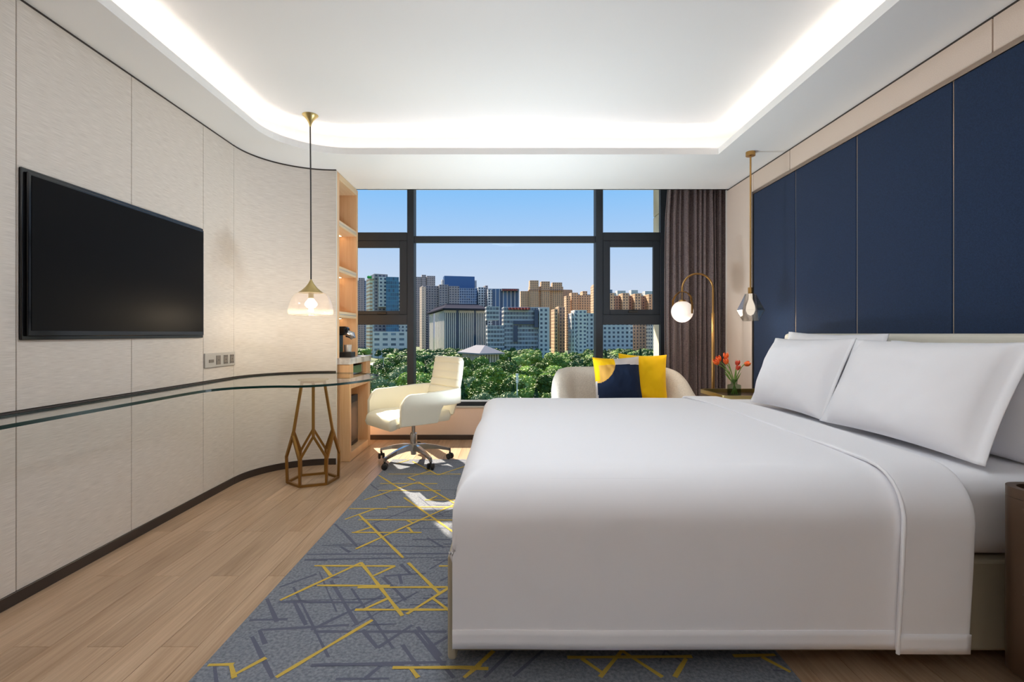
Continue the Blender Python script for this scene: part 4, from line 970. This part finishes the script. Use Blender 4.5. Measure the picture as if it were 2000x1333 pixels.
# long office with banded facade and lettering
d = 430; t = tower('banded_office', 'long grey office with banded windows and red roof lettering', d, [('body',975,984,1073,600,F_OFF,7),('side_wing',948,950,975,599,F_OFF,7,zt(626,d),d-4),('lower_wing',950,952,985,636,F_OFF,7,GZ,d-3),('corner_pier',1051,1053,1073,602,F_GRD,7,GZ,d-1)])
for q in ((1003,1050,627,634),(1044,1051,606,640),(1003,1011,637,668)):
    pp = plan(q[0],q[0],q[1],d-1.2,7,2); MB().facade(pp, zt(q[3],d), zt(q[2],d)).build('glass_notch', [GLS, ROOF], t)
for k in range(7):
    q = plan(994+k*6.2,994+k*6.2,998.2+k*6.2,d-3,7,.6); MB().facade(q, zt(605,d-3), zt(601.2,d-3)).build('sign_letter', RED, t)
tower('tan_towers', 'tallest tan apartment towers with stepped sunlit tops', 780, [('body',1022,1034,1100,560,F_TAN,4),('end_wing',1013,1017,1034,569,F_TAN,4),('tower_top',1026,1035,1052,548,F_TAN,4,GZ,776),('tower_top',1050,1057,1074,550,F_TAN,4,GZ,778),('tower_top',1072,1079,1098,552,F_TAN,4,GZ,782),('cornice',1024,1033,1100,566,F_TAN2,4,zt(567.5,775),775)])
tower('tan_towers', 'tan apartment towers in front of the tallest slim one', 640, [('body',1100,1116,1160,577,F_TAN,4),('tower_top',1103,1116,1129,572,F_TAN,4,GZ,636),('tower_top',1127,1138,1147,569,F_TAN,4,GZ,642),('end_wing',1101,1106,1114,578,F_TAN,4,GZ,630)])
tower('tan_tower', 'slim tan tower touching the mullion top', 560, [('body',1152,1160,1172,558,F_TAN,4),('roof_block',1156,1162,1170,555,F_TAN,4)])
tower('brown_block', 'flat topped brown block between tan towers', 900, [('body',1094,1098,1118,567,F_TAN2),('roof_block',1096,1099,1117,566,F_TAN2)])
tower('tan_tower', 'short tan tower with sunlit edge standing near the trees', 455, [('body',1080,1092,1103,600,F_TAN2,5),('side_wing',1076,1083,1090,604,F_TAN,6,GZ,450),('roof_block',1081,1091,1101,599,F_TAN,5)])
tower('grey_block', 'pale grey block with square window grid at the tree line', 435, [('body',1102,1116,1236,612,F_GRD,4),('roof_block',1114,1122,1146,606,F_WHT,4),('stair_tower',1119,1121,1126,611,F_GRD,4,GZ,432)])
tower('tan_row', 'row of tan apartment towers seen in the opening sash', 560, [('body',1178,1192,1300,578,F_TAN2,4),('tower_top',1176,1186,1200,573,F_TAN,4,GZ,552),('tower_top',1205,1216,1228,573,F_TAN,4,GZ,552),('tower_top',1228,1240,1252,574,F_TAN,4,GZ,552),('tower_top',1258,1267,1284,575,F_TAN,4,GZ,552)])
tower('white_row', 'distant row of white apartment towers on the skyline', 1150, [('body',1170,1180,1310,572,F_WHT,6),('tower_top',1200,1206,1222,568,F_WHT,6,GZ,1140),('tower_top',1228,1233,1246,567,F_WHT,6,GZ,1140),('tower_top',1255,1260,1276,569,F_WHT,6,GZ,1140)])
tower('brown_block', 'dark brown apartment block at the tree line behind the cushions', 470, [('body',1233,1236,1273,606,F_TAN2,6),('wing',1270,1276,1330,625,F_WHT,16,GZ,460)])
tower('office_tower', 'grey slab standing far beyond the slim tan tower', 1000, [('body',1120,1126,1175,575,F_LAV),('wing',1185,1188,1196,566,F_BLU)])
tower('apartment_block', 'grey block outside past the shelf unit', 620, [('body',560,600,690,560,F_LAV,24),('wing',520,540,600,572,F_WHT,24)])
tower('apartment_block', 'tan block outside past the curtain', 520, [('body',1300,1320,1420,585,F_TAN,14),('tower_top',1320,1335,1370,575,F_TAN,14,GZ,512)])
# park pavilion
d = 265; t = thing('park_pavilion', 'low park pavilion with a wide grey hipped roof', 'pavilion', ((935-VX)*d/FPX, d, GZ))
p = plan(903,937,975,d,32); zr = zt(691.5,d); zb = zt(701,d)-6
MB().facade(p, zb, zr).build('walls', [fm('pavilion_facade', L((222,206,190)), L((90,84,86)), 1.6, 40, .45, .98), ROOF], t)
ctr = Vector(((p[0][0]+p[2][0])/2, (p[0][1]+p[2][1])/2)); ev = [(ctr.x+(q[0]-ctr.x)*1.28, ctr.y+(q[1]-ctr.y)*1.28) for q in p]
dr = Vector((p[3][0]-p[0][0], p[3][1]-p[0][1])).normalized()*5
m = MB(); vs0 = [(q[0],q[1],zr-.4) for q in ev]; vs1 = [(q[0],q[1],zr+.3) for q in ev]; rg = [(ctr.x-dr.x,ctr.y-dr.y,zt(675.5,d)),(ctr.x+dr.x,ctr.y+dr.y,zt(675.5,d))]
m.add(vs0+vs1+rg, [(3,2,1,0),(0,1,5,4),(1,2,6,5),(2,3,7,6),(3,0,4,7),(4,5,8),(5,6,9,8),(6,7,9),(7,4,8,9)])
m.build('roof', mat('grey_tile_roof', L((150,148,152)), 1.0, spec=0), t)
# road, lawn, pond
def gq(pts, z): return [(*(lambda y: ((X-VX)/FPX*y, y))(FPX*(CH-GZ-z)/(Y-VY)), GZ+z) for X, Y in pts]
struct(MB().add(gq([(700,752),(735,748),(752,712),(738,706),(700,716)], .05), [(0,1,2,3,4)]).build('road', mat('asphalt', L((150,148,150)), .9)), 'grey park road below the window')
struct(MB().add(gq([(1062,701),(1130,697),(1140,704),(1066,710)], .05), [(0,1,2,3)]).build('lawn', mat('sunny_lawn', L((130,170,72)), .95)), 'bright open lawn in the park')
struct(MB().add(gq([(1010,738),(1060,732),(1095,740),(1080,752),(1030,752)], .06), [(0,1,2,3,4)]).build('pond_water', mat('dark_pond', L((52,56,38)), .15)), 'small dark pond between the trees')

def at(X, Y, d): return ((X-VX)/FPX*d, d, CH+(VY-Y)*d/FPX)
t = thing('street_lamp', 'twin armed grey street lamp by the park road', 'street lamp', at(749,760,190)[:2]+(GZ,))
a = at(749,702,190); LG = mat('lamp_post_grey', L((176,178,182)), .5)
MB().tube([(a[0],a[1],GZ),a], [.12,.08], 8).build('post', LG, t)
MB().tube([(a[0]-1.6,a[1],a[2]+.35),a,(a[0]+1.6,a[1],a[2]+.35)], .07, 6).build('arm', LG, t)
for s_ in (-1, 1): MB().rbox(a[0]+s_*1.7-.45, a[0]+s_*1.7+.45, a[1]-.15, a[1]+.15, a[2]+.32, a[2]+.46, .04, 1).build('lamp_head', LG, t)
t = thing('mast', 'slim white mast with boxes rising from the trees', 'mast', at(1010,760,105)[:2]+(GZ,))
a = at(1010,731,105); WM = mat('white_mast', L((232,232,230)), .5)
MB().tube([(a[0],a[1],GZ),a], [.16,.10], 8).build('pole', WM, t)
for Y in (733, 739, 746): b_ = at(1010,Y,105); MB().rbox(b_[0]-.26, b_[0]+.26, b_[1]-.2, b_[1]+.2, b_[2]-.28, b_[2]+.28, .03, 1).build('antenna_box', WM, t)

# trees -------------------------------------------------------------
def leafmat(name, c1, c2):
    m = mat(name, c1, .6, spec=.25, var=((.9,.9,.9), c2, .35, .65)); b = m.node_tree.nodes['Principled BSDF']
    n_ = m.node_tree; oi = n_.nodes.new('ShaderNodeObjectInfo'); h = n_.nodes.new('ShaderNodeHueSaturation'); mr = n_.nodes.new('ShaderNodeMapRange')
    lk = b.inputs['Base Color'].links[0].from_socket; n_.links.new(lk, h.inputs['Color']); n_.links.new(oi.outputs['Random'], mr.inputs[0])
    mr.inputs['To Min'].default_value = .72; mr.inputs['To Max'].default_value = 1.35; n_.links.new(mr.outputs[0], h.inputs['Value']); n_.links.new(h.outputs[0], b.inputs['Base Color'])
    return m
TRUNK = mat('tree_bark', L((86,70,54)), .9)
KM = {'broad': leafmat('broad_leaf', L((120,142,62)), L((80,112,48))), 'dark': leafmat('dark_leaf', L((80,112,56)), L((58,88,46))),
      'willow': leafmat('willow_leaf', L((172,190,104)), L((134,162,78))), 'conifer': leafmat('conifer_needles', L((66,98,58)), L((50,80,52))),
      'grey': leafmat('grey_green_leaf', L((136,154,108)), L((104,126,84)))}
def leafcards(rng, pts, size):
    m = MB()
    for (p, nrm) in pts:
        a = Vector((rng.gauss(0,1), rng.gauss(0,1), rng.gauss(0,1)))+Vector(nrm)*1.2; a.normalize()
        u = a.cross(Vector((0,0,1))); u = u.normalized() if u.length > .01 else Vector((1,0,0)); v = a.cross(u); s_ = size*rng.uniform(.6,1.35); P = Vector(p)
        m.add([P-u*s_, P-v*s_*.7, P+u*s_, P+v*s_*.7], [(0,1,2,3)])
    return m
def blob_pts(rng, blobs, n_):
    tot = sum(b[3]**2 for b in blobs); out = []
    for (x, y, z, r) in blobs:
        for k in range(int(n_*r*r/tot)):
            th_ = rng.uniform(0, 2*PI); cz = rng.uniform(-.55, 1); s_ = math.sqrt(1-cz*cz); nn = (s_*math.cos(th_), s_*math.sin(th_), cz); rr_ = r*rng.uniform(.86, 1.06)
            out.append(((x+nn[0]*rr_, y+nn[1]*rr_, z+nn[2]*rr_*.85), nn))
    return out
def make_tree(kind, seed):
    rng = random.Random(seed); tr = MB(); cr_ = MB()
    if kind == 'conifer':
        pts = []
        for k in range(2200):
            f = rng.random()**.7; r = 2.5*f*(.82+.18*math.cos(f*38))*rng.uniform(.8,1.05); a = rng.uniform(0, 2*PI); pts.append(((r*math.cos(a), r*math.sin(a), 11.5-10.3*f), (math.cos(a), math.sin(a), .5)))
        cr_ = leafcards(rng, pts, .27); cr_.lathe([(.01,11),(2.0,1.4)], n=8)
        tr.tube([(0,0,0),(0,0,10)], [.2,.05], 6)
    else:
        H = {'broad':6.2,'dark':5.6,'willow':5.6,'grey':6.0}[kind]; R = {'broad':3.5,'dark':3.4,'willow':3.8,'grey':3.6}[kind]; blobs = []
        for k in range(11):
            a = rng.uniform(0, 2*PI); r = R*.66*math.sqrt(rng.random()); blobs.append((r*math.cos(a), r*math.sin(a), H+rng.uniform(-1.3,1.7)*(1-.5*r/R), rng.uniform(1.2,2.0)))
        blobs.append((0,0,H+.6,2.4))
        pts = blob_pts(rng, blobs, 2600)
        if kind == 'willow':
            for k in range(900):
                a = rng.uniform(0, 2*PI); f = rng.random(); r = R*(.85+.2*rng.random()); pts.append(((r*math.cos(a), r*math.sin(a), H+.6-f*4.4), (math.cos(a), math.sin(a), 0)))
        cr_ = leafcards(rng, pts, {'broad':.30,'dark':.28,'willow':.24,'grey':.20}[kind])
        for (x, y, z, r) in blobs: cr_.sph((x,y,z), r*.84, 8, 6, sz=.85)
        tr.tube([(0,0,0),(.1,.05,H*.6),(0,0,H)], [.26,.2,.1], 7)
        for k in range(3):
            a = k*2.1+rng.random(); tr.tube([(0,0,H*.5),(1.4*math.cos(a),1.4*math.sin(a),H)], [.12,.05], 5)
    root = empty(kind+'_tree')
    cr_.build('crown', KM[kind], root); tr.build('trunk', TRUNK, root)
    return root
NM = {'broad':('leafy_tree','round leafy green park tree below the window'),'dark':('dark_tree','dark green dense park tree below the window'),
      'willow':('willow_tree','pale yellow-green willow with drooping branches in the park'),'conifer':('conifer_tree','pointed dark conifer standing in the park'),'grey':('feathery_tree','grey-green fine leaved park tree below the window')}
protos = []
for kind in ('broad','dark','willow','conifer','grey'):
    for s_ in ((11, 12) if kind != 'conifer' else (13,)):
        r_ = make_tree(kind, s_+len(kind)); r_.name = NM[kind][0]; protos.append((kind, r_))
rng = random.Random(21)
def pick(X, Y, d):
    u = rng.random()
    if 1020 < X < 1110 and 690 < Y < 750: return 'willow' if u < .6 else 'broad'
    if d < 120 and X > 890: return 'grey' if u < .45 else ('conifer' if u < .62 else 'broad')
    if d < 125 and X < 800: return 'dark' if u < .5 else 'broad'
    if d < 170: return 'grey' if u < .25 else ('willow' if u < .42 else ('conifer' if u < .5 else 'broad'))
    return 'dark' if u < .45 else ('conifer' if u < .5 else ('willow' if u < .6 else 'broad'))
def blocked(x, y, r):
    d = y; X = VX+FPX*x/d; Yg = VY+FPX*(CH-GZ)/d
    if 700 <= X <= 768 and 705 <= Yg+(-0) <= 762 and X < 722+ (762-Yg)*.85 and X > 690: return d > 150 or Yg < 768
    if 1055 < X < 1140 and 690 < Yg < 716: return True
    if 1020 < X < 1085 and 730 < Yg < 752: return True
    if 895 < X < 995 and d > 225 and d < 310: return True
    return False
spots = []; tries = 0
while tries < 60000 and len(spots) < 950:
    tries += 1
    d = math.sqrt(rng.uniform(70**2, 405**2)); X = rng.uniform(560, 1440); x = (X-VX)/FPX*d
    r = 2.35 if d < 180 else 3.2
    if any((x-a)**2+(d-b)**2 < ((r+c)*.92)**2 for a, b, c, *_ in spots[-0:] if abs(b-d) < 8): continue
    if blocked(x, d, r): continue
    spots.append((x, d, r))
spots.sort(key=lambda s_: s_[1])
vis = [s_ for s_ in spots if 690 < VX+FPX*s_[0]/s_[1] < 1300]
near = set(vis[:290]); used = set(); far = []
for s_ in spots:
    x, d, r = s_; X = VX+FPX*x/d; Y = VY+FPX*14/d; kind = pick(X, Y, d)
    if s_ not in near: far.append((x, d, kind)); continue
    c_ = rng.choice([p_ for p_ in protos if p_[0] == kind]); 
    o = c_[1] if c_[1].name not in used else dup(c_[1]); used.add(c_[1].name)
    f = rng.uniform(.82, 1.22); 
    if d < 110: f = min(f, 1.0)
    o.location = (x, d, GZ); o.rotation_euler = (0, 0, rng.uniform(0, 6.28)); o.scale = (f, f, f*rng.uniform(.9, 1.1))
    zx = 'beside the park road' if X < 800 else ('behind the office chair' if X < 940 else ('around the white mast' if X < 1080 else 'behind the loveseat'))
    zd = 'nearest rows' if d < 115 else ('middle rows' if d < 170 else 'farther rows')
    tag(o, NM[kind][1].replace(' below the window','').replace(' in the park','').replace(' standing','')+', '+zd+', '+zx, 'tree', {'broad':'leafy park trees','dark':'dark park trees','willow':'willows in the park','conifer':'conifers in the park','grey':'feathery park trees'}[kind])
for k_, p_ in protos:
    if p_.name not in used:
        for q in list(p_.children): bpy.data.objects.remove(q)
        bpy.data.objects.remove(p_)
# the rest of the woodland, beyond counting
ff = {}
for x, d, kind in far:
    m = ff.setdefault('dark' if kind in ('dark','conifer') else ('willow' if kind == 'willow' else 'broad'), MB()); f = rng.uniform(.85, 1.25); H = 5.8*f; bl = []
    for k in range(6):
        a = rng.uniform(0, 2*PI); r = 2.2*f*math.sqrt(rng.random()); bl.append((x+r*math.cos(a), d+r*math.sin(a), GZ+H+rng.uniform(-1,1.4), rng.uniform(1.4,2.2)*f))
    for b_ in bl: m.sph(b_[:3], b_[3]*.85, 7, 5, sz=.85)
    lc_ = leafcards(rng, blob_pts(rng, bl, 260), .42); m.add(lc_.v, lc_.f)
    m.tube([(x,d,GZ),(x,d,GZ+H)], [.25,.12], 4)
wl_ = thing('woodland', 'mass of distant tree crowns reaching to the city blocks', 'woodland'); wl_['kind'] = 'stuff'
for k_, m in ff.items():
    o = m.build('foliage', KM[k_], wl_); o['kind'] = 'stuff'
